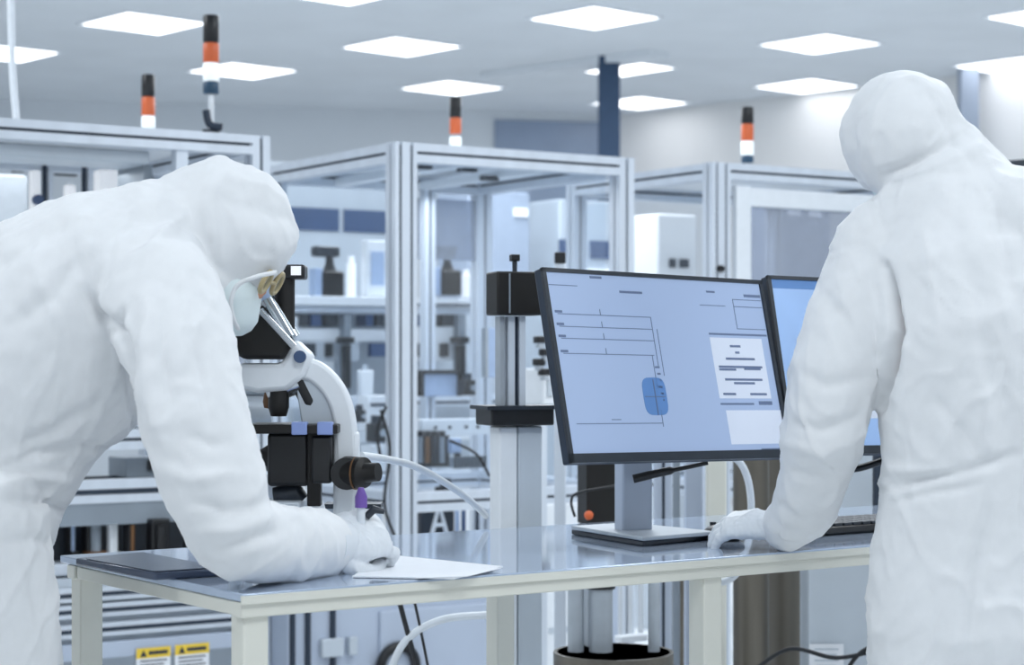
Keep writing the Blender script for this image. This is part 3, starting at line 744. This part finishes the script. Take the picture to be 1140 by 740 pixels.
# round steel base with rods
Yk=4.5; s=Yk/F; xb=(683-CX)*s; zk=CAMZ-(725-HY)*s
t=thing('rod_base','round stainless steel basin with upright rods below the bench','base',(xb,Yk,0),0)
q=MB(); r_=67*s
q.tube([(0,0,.0),(0,0,zk),(0,0,zk),(0,0,zk-.06)],[r_,r_,r_*.94,r_*.94],36).build('basin','steel',t)
MB().tube([(0,0,zk-.05),(0,0,zk-.03)],r_*.92,36).build('inner_plate','black',t)
for px,wp,m_ in((641,18,'al2'),(669,26,'al2'),(728,13,'al2')):
    x=(px-683)*s; MB().frus((x,0,zk-.03),(x,0,CAMZ-(648-HY)*s),wp*s/2).build('rod',m_,t)
x=(669-683)*s; MB().frus((x,0,CAMZ-(655-HY)*s),(x,0,CAMZ-(646-HY)*s),16*s).build('collar','black',t)
for k,(x0,x1) in enumerate(((688,693),(699,704),(710,716))):
    vpost('white_rail','%s white rail of the rack below the bench'%(['left','middle','right'][k]),x0,x1,560,712,5.3,'white','rail','white rails below the bench')
boxthing('white_backboard','white board seen below the bench right of the lift column','board',600,560,650,760,6.6,.02,'white',lambda t,w,d,h:MB().box((0,-.012,h*.3),(w*.7,.004,.02)).build('strip','pale',t))
boxthing('rail_foot','white cross foot joining the rails below the bench','foot',683,706,722,714,5.25,.03,'white')
# cables hanging under the table
for pl,r_,m_,lb in(([(441,655),(450,690),(462,735),(470,780)],.0055,'cable','thick black cable hanging below the bench centre'),([(458,655),(466,690),(476,740),(484,790)],.003,'cable','thin dark cable hanging right of the thick one'),
      ([(430,760),(450,715),(490,690),(545,684)],.008,'cablew','white hose arching from the floor to the lift column')):
    Yh=4.1; solo('hanging_cable',MB().tube(smoothpath([P(a,b,Yh) for a,b in pl]),r_,8),m_,lb,'cable')
for k,(pl,lb) in enumerate((([(935,760),(950,735),(965,722),(985,720)],'black cable bundle near the standing person knee'),([(840,745),(880,722),(930,732),(975,724)],'dark cable trailing past the steel columns at the bottom'))):
    solo('floor_cable',MB().tube(smoothpath([P(a,b,4.5) for a,b in pl]),.005,8),'cable',lb,'cable')
# white hose from microscope knob to column
solo('microscope_hose',MB().tube(smoothpath([P(402,507,3.2),P(430,511,3.3),P(462,519,3.4),P(495,537,3.55),P(522,556,3.7),P(541,574,3.85)]),[.0065]*41,12),'cablew','white translucent hose running from the microscope knob to the lift column','hose')
for a_,lb in(([(430,452),(420,480),(424,510)],'thin black cable left of the double post'),([(424,456),(434,500),(428,560),(440,598)],'long black cable running along the double post'),([(500,490),(530,505),(545,530)],'thin black cable arching right of the sensor box')):
    solo('thin_cable',MB().tube(smoothpath([P(x,y,6.3) for x,y in a_]),.005,6),'cable',lb,'cable')

# ---------------------------------------------------------------- microscope
Ym=3.16
def m3(px,py,dy=0): v=P(px,py,Ym); v.y+=dy; return v
mc=thing('microscope','white laboratory microscope with black stage and eyepieces in front of the leaning person','microscope',(m3(350,600).x,Ym,TZ),0)
def mb_(): return MB()
# arm: rectangular sweep
arm=[(338,410),(352,414),(367,427),(378,446),(384,470),(386,500),(387,530),(385,560),(382,590),(380,608)]
hw=[12,13,14,14,13,12,12,12,13,14]
q=MB(); vs=[];fs=[]
sp=smoothpath([m3(a,b) for a,b in arm],5)
q.tube(sp,1,prof=[(x*.018,y*.021) for x,y in((-.75,-1),(.75,-1),(1,-.75),(1,.75),(.75,1),(-.75,1),(-1,.75),(-1,-.75))],up=(0,1,0))
q.build('arm','white',mc,world=True,bevel=.002)
# inner grey web
web=[(330,412),(350,420),(366,440),(373,470),(373,484),(338,478),(332,440)]
vv=[m3(a,b) for a,b in web]; q=MB(); q.prism([(v.x,v.z) for v in vv],Ym-.014,Ym+.014); q.build('arm_web','pale',mc,world=True,bevel=.002)
MB().b2(m3(372,480,-.02),m3(400,604,.02)).build('pillar','white',mc,world=True,bevel=.006)
zb=TZ
MB().b2((m3(290,600).x,Ym-.09,zb),(m3(405,600).x,Ym+.09,zb+.035)).build('base','white',mc,world=True,bevel=.01)
# head
hv=[m3(a,b) for a,b in((268,404),(316,404),(330,377),(350,396),(342,418),(322,434),(290,437),(268,432))]
MB().prism([(v.x,v.z) for v in hv],Ym-.035,Ym+.035).build('head','white',mc,world=True,bevel=.008)
MB().frus(m3(337,397,-.036),m3(337,397,-.045),.010).build('head_screw','navy',mc,world=True)
MB().tube([m3(298,437),m3(332,424)],[.022,.02],18).build('nosepiece_rim','chrome',mc,world=True)
# binocular
bn=[m3(a,b) for a,b in((264,372),(296,338),(329,384),(318,400),(274,400),(265,392))]
bo=MB().prism([(v.x,v.z) for v in bn],Ym-.045,Ym+.045).build('binocular_body','blackw',mc,world=True,bevel=.008)
for dy in(-.032,.032):
    ey=MB().tube([m3(324,376,dy),m3(303,340,dy),m3(297,330,dy)],[.013,.013,.013],18).build('eyepiece_tube','chrome',mc,world=True)
    MB().tube([m3(299,334,dy),m3(293,323,dy),m3(291,320,dy)],[.015,.017,.015],18).build('eyecup','ltblue',ey,world=True)
MB().tube([m3(294,346,-.05),m3(331,386,-.05)],.006,10).build('silver_bar','chrome',mc,world=True)
MB().tube([m3(317,366),m3(317,308)],.0165,20).build('camera_tube','blackw',mc,world=True)
MB().b2(m3(290,295,-.025),m3(341,311,.025)).build('camera_head','black',mc,world=True,bevel=.004)
MB().b2(m3(326,297,-.028),m3(337,307,-.02)).build('camera_plate','bright',mc,world=True)
# objectives
for a_,b_,r0,r1,m_ in((m3(333,423),m3(350,457),.016,.014,'black'),(m3(311,430,-.01),m3(311,463,-.01),.017,.016,'blackw'),(m3(300,434,.03),m3(296,455,.03),.011,.009,'brown')):
    MB().tube([a_,a_.lerp(b_,.7),b_],[r0,r0,r1*.8],16).build('objective',m_,mc,world=True)
# stage
MB().b2(m3(280,471,-.07),m3(380,481,.06)).build('stage','blackw',mc,world=True,bevel=.002)
for x in(330,358): MB().b2(m3(x,468,-.075),m3(x+17,482,-.05)).build('stage_clip','clip',mc,world=True,bevel=.002)
MB().b2(m3(300,481,-.03),m3(346,540,.03)).build('substage','black',mc,world=True,bevel=.006)
MB().tube([m3(285,510,-.0),m3(303,510,0)],[.010,.026],16).build('condenser_lens','blackw',mc,world=True)
MB().b2(m3(350,484,-.05),m3(372,536,.02)).build('rack_block','black',mc,world=True,bevel=.004)
MB().b2(m3(344,481,-.03),m3(359,562,-.005)).build('rack_rail','blackw',mc,world=True,bevel=.002)
MB().tube([m3(305,552,-.0),m3(330,548,-.0),m3(338,556,0)],[.014,.018,.01],16).build('light_port','char',mc,world=True)
MB().b2(m3(292,556,-.05),m3(338,566,.05)).build('light_housing','pale',mc,world=True,bevel=.004)
MB().tube([m3(389,525,-.02),m3(389,525,-.055)],[.026,.026],24).build('coarse_knob','black',mc,world=True)
MB().tube([m3(388,525,-.03),m3(408,524,-.05),m3(410,524,-.052),m3(424,523,-.06)],[.027,.025,.016,.015],24).build('focus_knob','blackw',mc,world=True)
MB().tube([m3(398,525,-.0425),m3(399.5,525,-.0432)],[.0265,.0265],24).build('knob_ring','brown',mc,world=True)
# ---------------------------------------------------------------- people
def eval_remesh(mb,voxel,smooth=6,name='tmp'):
    me=bpy.data.meshes.new(name); me.from_pydata([tuple(v) for v in mb.v],[],mb.f)
    import bmesh
    o=bpy.data.objects.new(name,me); col.objects.link(o)
    m=o.modifiers.new('r','REMESH'); m.mode='VOXEL'; m.voxel_size=voxel; m.use_smooth_shade=True
    s=o.modifiers.new('s','SMOOTH'); s.factor=.5; s.iterations=smooth
    dg=bpy.context.evaluated_depsgraph_get(); dg.update()
    r_=bpy.data.meshes.new_from_object(o.evaluated_get(dg)); bpy.data.objects.remove(o); return r_
def proj(v): return (CX+F*v.x/v.y, HY-F*(v.z-CAMZ)/v.y)
def folds(me,fl,amp=.006,sc=7.5,seed=0,fine=.0016,keep=None):
    me.update(); N=[v.normal.copy() for v in me.vertices]; off=Vector((seed*3.7,seed*1.3,seed))
    segs=[]
    for pts,wd,am in fl:
        for i in range(len(pts)-1): segs.append((pts[i],pts[i+1],wd,am,i,len(pts)-1))
    for i,v in enumerate(me.vertices):
        p=v.co; q=p*sc+off
        w=noise.noise_vector(q*.6)*.9
        n1=noise.noise(Vector((q.x,q.y,q.z*.55))+w); r1=1-min(1,abs(n1)*4.2)
        n2=noise.noise(Vector((q.x*2.3,q.y*2.3,q.z*1.3))+w*1.5+Vector((9,2,4))); r2=1-min(1,abs(n2)*4.0)
        n3=noise.noise(q*6)
        k=1.0 if keep is None else keep(p)
        d=amp*k*(r1*r1*1.0+r2*r2*.5-.3)+fine*n3
        nn=N[i]
        if nn.y<.2 and p.y>.5:
            x,y=proj(p); best={}
            for a,b,wd,am,j,tot in segs:
                if min(a[0],b[0])-3*wd<x<max(a[0],b[0])+3*wd and min(a[1],b[1])-3*wd<y<max(a[1],b[1])+3*wd:
                    ax,ay=b[0]-a[0],b[1]-a[1]; L=ax*ax+ay*ay; t=max(0,min(1,((x-a[0])*ax+(y-a[1])*ay)/L))
                    dd=math.hypot(x-a[0]-t*ax,y-a[1]-t*ay)/wd
                    u=(j+t)/tot; tp=math.sin(math.pi*min(1,max(0,u*.9+.05)))**.6
                    val=am*tp*math.exp(-dd*dd)
                    key=(am,wd)
                    if key not in best or abs(val)>abs(best[key]): best[key]=val
            d+=sum(best.values())
        v.co=p+nn*(d+(.003 if amp>.003 else 0))
def finish(me,name,m,parent,inv):
    me.materials.clear(); me.materials.append(M[m]); me.transform(inv)
    for p in me.polygons: p.use_smooth=True
    o=bpy.data.objects.new(name,me); col.objects.link(o); o.parent=parent; WM[o.name]=inv.inverted(); return o

def hand(mb,org,fx,back,thumb_side,curl,thumb,size=1.0,spread=1.0,shr=0):
    """glove: org wrist, fx finger direction, back = back of hand normal, thumb_side=+1/-1"""
    fx=Vector(fx).normalized(); bz=Vector(back); bz=(bz-fx*bz.dot(fx)).normalized(); y=bz.cross(fx)*thumb_side
    def L(a,b,c): return Vector(org)+(fx*a+y*b+bz*c)*size
    k=size
    mb.loft([(L(-.03,0,0),.030*k-shr,.022*k-shr),(L(.0,0,0),.031*k-shr,.021*k-shr),(L(.04,.002,.003),.041*k-shr,.022*k-shr),(L(.078,.0,.0),.042*k-shr,.018*k-shr)],y)
    fl=[(.029,.070),(.0095,.078),(-.0105,.072),(-.029,.056)]
    for i,(yy,ln) in enumerate(fl):
        p=L(.078-.004*abs(i-1),yy,.0); ang=0; pts=[L(.05,yy*.8,0),p]; sp=(yy*2.2)*spread
        for j,fr in enumerate((.45,.30,.25)):
            ang+=curl[i][j]; d=fx*math.cos(ang)-bz*math.sin(ang)+y*sp*math.cos(ang)
            p=p+d.normalized()*ln*fr*k; pts.append(p)
        rr=[(.0105-shr),(.0105-shr),(.0098-shr),(.009-shr),(.008-shr)]
        mb.loft([(a,r_*k,r_*k) for a,r_ in zip(pts,rr)],y if abs(y.dot(fx))<.9 else bz,seg=12)
    tp=[L(*q) for q in thumb]
    mb.loft([(a,r_*k,r_*k) for a,r_ in zip(tp,(.016-shr,.0135-shr,.0115-shr,.0095-shr))],bz,seg=12)

# ============ leaning person
root=P(-30,560,2.98); root.z=0
p1=thing('person','person in white hooded coverall leaning over the bench to look into the microscope','person',root,0)
inv1=Matrix.Translation(-root)
def person1(mb,e=0,hands=False,face=False):
    S=(.28,1,.0)   # shoulder axis (mostly depth)
    def s(px,py,Y,a,b): return (P(px,py,Y),a-e,b-e)
    mb.loft([s(-50,585,2.98,.175,.135),s(-30,535,2.98,.18,.135),s(2,466,2.98,.18,.145),s(46,398,2.99,.195,.175),s(98,342,3.0,.205,.175),s(146,298,3.0,.19,.135),s(176,280,3.0,.15,.105)],S,seg=32)
    # shoulders
    mb.loft([s(165,318,2.88,.095,.09),s(170,305,3.0,.10,.10),s(175,300,3.14,.09,.085)],(1,0,1))
    # neck to head
    mb.loft([s(165,286,3.0,.095,.09),s(200,266,3.0,.092,.09),s(228,260,3.0,.097,.104),s(249,255,3.0,.1,.112),s(264,256,3.0,.088,.102)],(0,1,0))
    if e==0: mb.ball(P(280,262,3.0),(.070,.085,.062)); mb.ball(P(240,300,3.0),(.05,.085,.06))
    # right arm
    mb.loft([s(178,325,2.84,.075,.088),s(200,395,2.79,.075,.082),s(218,470,2.76,.072,.075),s(240,545,2.75,.066,.07),s(258,592,2.76,.060,.062)],(0,1,0))
    mb.loft([s(262,598,2.765,.055,.06),s(290,604,2.82,.056,.058),s(330,606,2.90,.051,.053),s(362,606,2.96,.043,.049)],(0,1,0))
    # left arm (far side)
    mb.loft([s(175,330,3.2,.07,.075),s(205,420,3.27,.062,.065),s(225,505,3.30,.055,.055)],(0,1,0))
    mb.loft([s(225,508,3.30,.052,.052),s(252,528,3.29,.045,.045),s(278,541,3.28,.034,.034)],(0,1,0))
    # legs
    for dy,dx in((-.1,0),(.11,-14)):
        mb.loft([s(-36+dx,585,2.97+dy,.115,.115),s(-22+dx,680,2.97+dy,.102,.112),s(-6+dx,780,2.97+dy,.088,.098),s(-2+dx,920,2.97+dy,.072,.078),s(-18+dx,1080,2.97+dy,.066,.07),s(-25+dx,1215,2.97+dy,.055,.058)],(0,1,0))
    if hands:
        pass
def feet(mb,x,y,ang=0,e=0):
    c=Matrix.Rotation(ang,3,'Z')
    for (px_,a) in((0,0),):
        mb.loft([(Vector((x,y,.045))+c@Vector((-.06,0,0)),.04-e,.04-e),(Vector((x,y,.045))+c@Vector((.05,0,0)),.045-e,.042-e),(Vector((x,y,.038))+c@Vector((.15,0,0)),.042-e,.034-e)],c@Vector((0,1,0)))
fd=Vector((.88,-.12,-.46)).normalized()   # facing direction
hc=P(232,276,3.0)
def head1(mb,e=.0):
    up=(Vector((0,0,1))-fd*fd.z).normalized(); sd=fd.cross(up).normalized()
    Rm=Matrix((sd,fd,up)).transposed()
    mb.ball(hc,(.070,.085,.092),rot=Rm)
    mb.ball(hc+fd*.03-up*.06,(.055,.06,.06),rot=Rm)         # jaw
    mb.ball(hc+fd*.095-up*.02,(.012,.02,.024),rot=Rm)       # nose
    mb.ball(hc+fd*.085-up*.055,(.022,.01,.008),rot=Rm)      # lips
    for s_ in(-1,1):
        mb.ball(hc+fd*.078+up*.0+sd*s_*.03,(.013,.012,.010),rot=Rm); mb.ball(hc+sd*s_*.075-up*.01,(.010,.02,.03),rot=Rm)
mb=MB(); person1(mb,.028); head1(mb); feet(mb,P(-20,700,2.87).x,2.87); feet(mb,P(-34,700,3.08).x,3.08)
hr=dict(curl=[(.7,.9,.5),(.85,.95,.5),(.95,.95,.6),(1.0,.95,.6)])
wr=P(364,604,2.975)
fx1=(P(418,592,3.03)-wr)
H1=dict(org=wr,fx=fx1,back=(.15,-.75,.62),thumb_side=-1,curl=[(.55,.95,.7),(.75,1.0,.7),(.9,1.0,.7),(1.0,1.0,.7)],thumb=[(.012,.026,-.008),(.038,.048,-.018),(.062,.046,-.026),(.082,.034,-.032)],size=1.12)
wl=P(284,543,3.275)
H2=dict(org=wl,fx=(1,-.15,-.05),back=(0,.3,1),thumb_side=1,curl=[(.5,.6,.4)]*4,thumb=[(.012,.026,-.008),(.04,.05,-.012),(.065,.055,-.016),(.09,.05,-.02)])
hand(mb,shr=.006,**H1); hand(mb,shr=.006,**H2)
me=eval_remesh(mb,.007,3); finish(me,'body','skin',p1,inv1)
mb=MB(); person1(mb,0)
hood=MB()
me=eval_remesh(mb,.0055,9)
F1=[([(98,328),(108,345),(122,358),(135,370),(143,390),(146,430),(150,480)],6,-.016),([(140,345),(132,362),(124,372)],5,-.012),
 ([(165,330),(163,380),(168,440),(180,500)],9,.010),([(182,340),(180,400),(190,450)],6,-.007),([(205,360),(225,420),(235,480)],7,-.006),
 ([(0,300),(40,268),(85,245)],8,-.007),([(20,360),(60,330),(85,290)],10,-.007),([(225,235),(235,290),(255,315)],7,-.008),([(205,240),(180,262),(160,290)],6,.007),
 ([(238,222),(285,232),(322,250)],8,-.004),([(0,520),(40,505),(90,495),(130,500)],6,-.010),([(0,540),(45,530),(80,535)],6,.008),([(0,555),(50,560),(85,575)],6,-.010),
 ([(10,500),(60,480),(120,440)],9,-.008),([(0,605),(40,600),(70,612)],7,-.008),([(30,620),(45,680),(60,740)],9,-.006),
 ([(215,560),(250,570),(295,560)],8,-.009),([(225,590),(262,590),(300,575)],7,.007),([(240,610),(280,600),(315,590)],7,-.007),([(335,580),(340,605),(338,630)],5,-.005),([(355,575),(362,600),(358,632)],4,-.006),([(205,480),(235,495),(262,490)],8,-.006),
 ([(185,520),(215,535),(270,525)],8,.006)]
folds(me,F1,amp=.0045,seed=1,sc=8)
cv=finish(me,'coverall','suit',p1,inv1)
# hood brow rim over face opening
up=(Vector((0,0,1))-fd*fd.z).normalized(); sd=fd.cross(up).normalized()
pts=smoothpath([P(308,303,2.915),P(285,308,2.905),P(264,318,2.91),P(257,338,2.915),P(262,360,2.94),P(268,368,3.0),P(262,360,3.06),P(257,338,3.085),P(264,318,3.09),P(285,308,3.095),P(308,303,3.085)],6)
MB().tube(pts,.0035,8).build('hood_rim','suit',cv,world=True)
# mask + goggles
Rm=Matrix((sd,fd,up)).transposed()
q=MB().loft([(P(262,318,3.0),.062,.040),(P(261,334,3.0),.068,.041),(P(262,348,3.0),.062,.037)],(0,1,0))
q.v=[inv1@v for v in q.v]; q.build('face_mask','mask',p1)
q=MB()
for s_ in(-1,1): q.torus((0,0,0),.024,.004)
gp=[]
g=MB(); 
for s_ in(-1,1):
    c=hc+fd*.090+up*.006+sd*s_*.034; c=c+Vector((.017,0,-.018)); t_=MB().torus((0,0,0),.017,.004); t_.v=[inv1@(c+Rm@v) for v in t_.v]; g.add(t_.v,t_.f)
b0=hc+fd*.090+up*.006+Vector((.017,0,-.018)); t_=MB().tube([b0-sd*.019,b0,b0+sd*.019],.0035,8); g.add([inv1@v for v in t_.v],t_.f)
go=g.build('goggles','amber',p1)
for s_ in(-1,1):
    c=hc+fd*.090+up*.006+sd*s_*.034; c=c+Vector((.017,0,-.018)); t_=MB().ball((0,0,0),(.016,.003,.016)); t_.v=[inv1@(c+Rm@v) for v in t_.v]; t_.build('lens','glass',go)
for H in(H1,H2):
    mb=MB(); hand(mb,**H); me=eval_remesh(mb,.0028,3); folds(me,[],amp=.0016,sc=30,seed=4,fine=.0004); finish(me,'glove','glove',p1,inv1)
c0=P(360,605,2.955); c1=P(380,603,2.99)
q=MB().tube([c0,c0.lerp(c1,.5),c1],[.046,.041,.036],22); q.v=[inv1@v for v in q.v]; q.build('glove_cuff','glove',p1)
for x,y in((P(-20,700,2.87).x,2.87),(P(-34,700,3.08).x,3.08)):
    mb=MB(); feet(mb,x,y,0,-.006); me=eval_remesh(mb,.006,3); finish(me,'boot_cover','suit',p1,inv1)
# sample vial held in hand
va=P(402,567,3.0); t=thing('sample_vial','small sample vial with purple cap pinched in the leaning person glove','vial',va,0)
MB().frus((0,0,-.03),(0,0,.004),.0065).build('tube','cablew',t); MB().tube([(0,0,.003),(0,0,.02),(.0,0,.034)],[.0095,.0095,.004],14).build('cap','purple',t)
t=thing('pipette_tip_tool','short black tweezer tool held beside the purple cap vial','tool',P(408,568,3.01),0)
MB().tube([(0,0,-.01),(.012,0,.002),(.028,0,-.002)],[.006,.007,.004],10).build('grip','char',t)
t2=thing('specimen_tray','dark slide tray on the bench behind the gloved hand','tray',T(375,606),0)
q0=P(365,572,3.25); MB().box((.0,0,(q0.z-TZ)/2),(.04,.05,q0.z-TZ-.004)).build('stand','pale',t2); MB().box((.03,0,q0.z-TZ),(.10,.06,.008)).build('plate','char',t2)

# ============ standing person
root=P(1085,740,3.16); root.z=0
p2=thing('person','person in white hooded coverall standing with back turned and one hand on the bench','person',root,0)
inv2=Matrix.Translation(-root)
def person2(mb,e=0):
    S=(1,.18,0)
    def s(px,py,Y,a,b): return (P(px,py,Y),a-e,b-e)
    mb.loft([s(1078,700,3.17,.165,.135),s(1078,640,3.17,.162,.13),s(1082,570,3.16,.152,.12),s(1084,515,3.15,.148,.115),s(1084,440,3.14,.158,.125),s(1082,360,3.13,.168,.13),s(1076,290,3.14,.165,.12),s(1066,245,3.15,.13,.10)],S,seg=36)
    mb.loft([s(978,278,3.17,.075,.075),s(1030,246,3.16,.082,.085),s(1080,238,3.15,.085,.085),s(1130,245,3.12,.082,.085),s(1188,272,3.10,.072,.075)],(0,1,0))
    # neck/hood
    mb.loft([s(1075,235,3.15,.115,.09),s(1055,205,3.17,.092,.088),s(1030,178,3.19,.088,.09),s(1010,160,3.20,.090,.1),s(1003,146,3.20,.090,.102),s(1002,140,3.2,.086,.098)],S)
    mb.ball(P(1004,150,3.205),(.098-e,.11-e,.104-e))
    # left arm
    mb.loft([s(978,290,3.17,.072,.078),s(950,350,3.16,.072,.078),s(930,415,3.15,.071,.075),s(918,475,3.16,.066,.068)],(1,0,0))
    mb.loft([s(917,480,3.165,.066,.068),s(907,530,3.22,.056,.06),s(893,570,3.28,.052,.05),s(876,588,3.33,.040,.040)],(1,0,0))
    # right arm
    mb.loft([s(1188,285,3.10,.07,.075),s(1215,360,3.08,.066,.07),s(1225,450,3.08,.06,.062)],(1,0,0))
    mb.loft([s(1225,450,3.08,.058,.06),s(1200,520,3.2,.05,.052),s(1175,575,3.36,.042,.042)],(1,0,0))
    for sx in(-1,1):
        x=1082+sx*50
        mb.loft([s(x,690,3.17,.092,.12),s(x+sx*2,790,3.17,.09,.11),s(x+sx*4,900,3.17,.080,.09),s(x+sx*5,1050,3.18,.07,.078),s(x+sx*6,1195,3.18,.055,.06)],(1,0,0))
hc2=P(1014,147,3.2); fd2=Vector((-.28,.93,-.2)).normalized()
mb=MB(); person2(mb,.028)
up2=(Vector((0,0,1))-fd2*fd2.z).normalized(); sd2=fd2.cross(up2); Rm2=Matrix((sd2,fd2,up2)).transposed()
mb.ball(hc2,(.066,.08,.088),rot=Rm2); mb.ball(hc2+fd2*.03-up2*.06,(.052,.055,.055),rot=Rm2); mb.ball(hc2+fd2*.09-up2*.02,(.012,.02,.024),rot=Rm2); mb.ball(hc2+fd2*.08-up2*.055,(.022,.01,.008),rot=Rm2)
for s_ in(-1,1): mb.ball(hc2+fd2*.075+sd2*s_*.03,(.013,.012,.01),rot=Rm2); mb.ball(hc2+sd2*s_*.073-up2*.01,(.01,.02,.03),rot=Rm2)
w2=P(862,586,3.345); 
G1=dict(org=w2,size=.98,fx=P(800,584,3.39)-w2,back=(0.05,-.45,.9),thumb_side=-1,curl=[(.35,.55,.35),(.38,.6,.35),(.38,.6,.35),(.4,.6,.35)],thumb=[(.012,.026,-.008),(.036,.05,-.014),(.058,.06,-.02),(.078,.058,-.026)],spread=1.3)
w3=P(1172,578,3.38)
G2=dict(org=w3,fx=(-.3,1,-.2),back=(0,.1,1),thumb_side=1,curl=[(.3,.5,.3)]*4,thumb=[(.012,.026,-.008),(.036,.05,-.014),(.058,.06,-.02),(.078,.058,-.026)])
hand(mb,shr=.006,**G1); hand(mb,shr=.006,**G2)
for sx in(-1,1): feet(mb,root.x+sx*.09,3.17,R(95))
me=eval_remesh(mb,.007,3); finish(me,'body','skin',p2,inv2)
mb=MB(); person2(mb); me=eval_remesh(mb,.0055,9)
F2=[([(986,296),(995,335),(1001,370),(995,400),(986,430),(980,455)],5.5,-.045),([(1003,345),(1010,400),(1005,450),(992,500)],8,.007),
 ([(985,192),(1008,186),(1030,174),(1050,162),(1072,150)],5,-.014),([(990,205),(1030,192),(1070,172),(1095,168)],7,.008),([(1030,105),(1050,130),(1062,160),(1085,185)],6,-.006),
 ([(952,120),(948,150),(954,190)],6,-.008),([(960,200),(975,225),(985,260)],7,-.008),([(985,545),(1030,532),(1090,520),(1130,505)],6,-.012),([(985,522),(1040,525),(1100,522)],6,.007),([(990,560),(1040,548),(1090,540)],5,-.007),
 ([(1060,260),(1090,330),(1110,420),(1130,500)],12,-.006),([(1110,230),(1120,290),(1135,350)],9,-.007),([(1085,390),(1095,450),(1100,505)],9,.006),([(1040,440),(1070,480),(1095,515)],8,-.006),
 ([(1020,600),(1040,660),(1045,740)],12,-.005),([(1100,570),(1085,640),(1078,740)],9,-.010),([(905,300),(925,340),(945,360)],9,-.005),([(885,410),(920,430),(965,420)],8,-.006),([(880,470),(915,480),(955,465)],7,-.008),([(878,495),(915,505),(948,490)],6,.006),([(875,520),(905,530),(940,520)],6,-.006),([(868,560),(890,575),(920,570)],5,-.006),
 ([(862,575),(870,590),(866,605)],4,-.006)]
folds(me,F2,amp=.0045,seed=2,sc=8)
finish(me,'coverall','suit',p2,inv2)
q=MB().ball(hc2+fd2*.062-up2*.06,(.05,.042,.045),rot=Rm2); q.v=[inv2@v for v in q.v]; q.build('face_mask','mask',p2)
for G in(G1,G2):
    mb=MB(); hand(mb,**G); me=eval_remesh(mb,.0028,3); folds(me,[],amp=.0016,sc=30,seed=5,fine=.0004); finish(me,'glove','glove',p2,inv2)
for sx in(-1,1):
    mb=MB(); feet(mb,root.x+sx*.09,3.17,R(95),-.006); me=eval_remesh(mb,.006,3); finish(me,'boot_cover','suit',p2,inv2)

# ---------------------------------------------------------------- light
w=bpy.data.worlds.new('world'); bpy.context.scene.world=w; w.use_nodes=True
w.node_tree.nodes['Background'].inputs[0].default_value=(.87,.935,1,1); w.node_tree.nodes['Background'].inputs[1].default_value=1.25
def area(loc,size,power,rot=(0,0,0),c=(.93,.97,1)):
    l=bpy.data.lights.new('area','AREA'); l.shape='RECTANGLE'; l.size,l.size_y=size; l.energy=power; l.color=c
    o=bpy.data.objects.new('room_and_fill_lamp',l); o.location=loc; o.rotation_euler=rot; col.objects.link(o)
for x,y,pw in((-2.5,2,40),(0.5,1,40),(3,2.5,40),(-3,6,45),(1.5,5.0,45),(0,8.5,60),(4,8,50),(-3,11,60),(2,12,60)):
    area((x,y,CEILZ-.08),(1.2,1.2),pw*1.0)
area((-.35,7.2,1.86),(.6,.6),6); area((.9,8.0,1.86),(.6,.6),1.5); area((-1.6,6.2,1.83),(.7,.4),2.5); area((-.3,8.9,2.5),(1.5,.8),16,(R(-25),0,0))  # enclosure work lights; the last is fill added to brighten the rear machines
area((.4,5.2,2.3),(1.6,.8),9)  # fill lamp without a fixture, well below the ceiling, between bench and enclosures
# ---------------------------------------------------------------- camera
c=bpy.data.cameras.new('camera'); co=bpy.data.objects.new('camera',c); col.objects.link(co)
co.location=(0,0,CAMZ); co.rotation_euler=(R(90),0,0); c.sensor_fit='HORIZONTAL'; c.sensor_width=36; c.lens=F/1140*36
c.shift_y=(HY-370)/1140; c.clip_end=100
c.dof.use_dof=True; c.dof.focus_distance=3.25; c.dof.aperture_fstop=5.6
bpy.context.scene.camera=co
sc=bpy.context.scene; sc.view_settings.view_transform='Standard'; sc.view_settings.look='None'; sc.view_settings.exposure=0
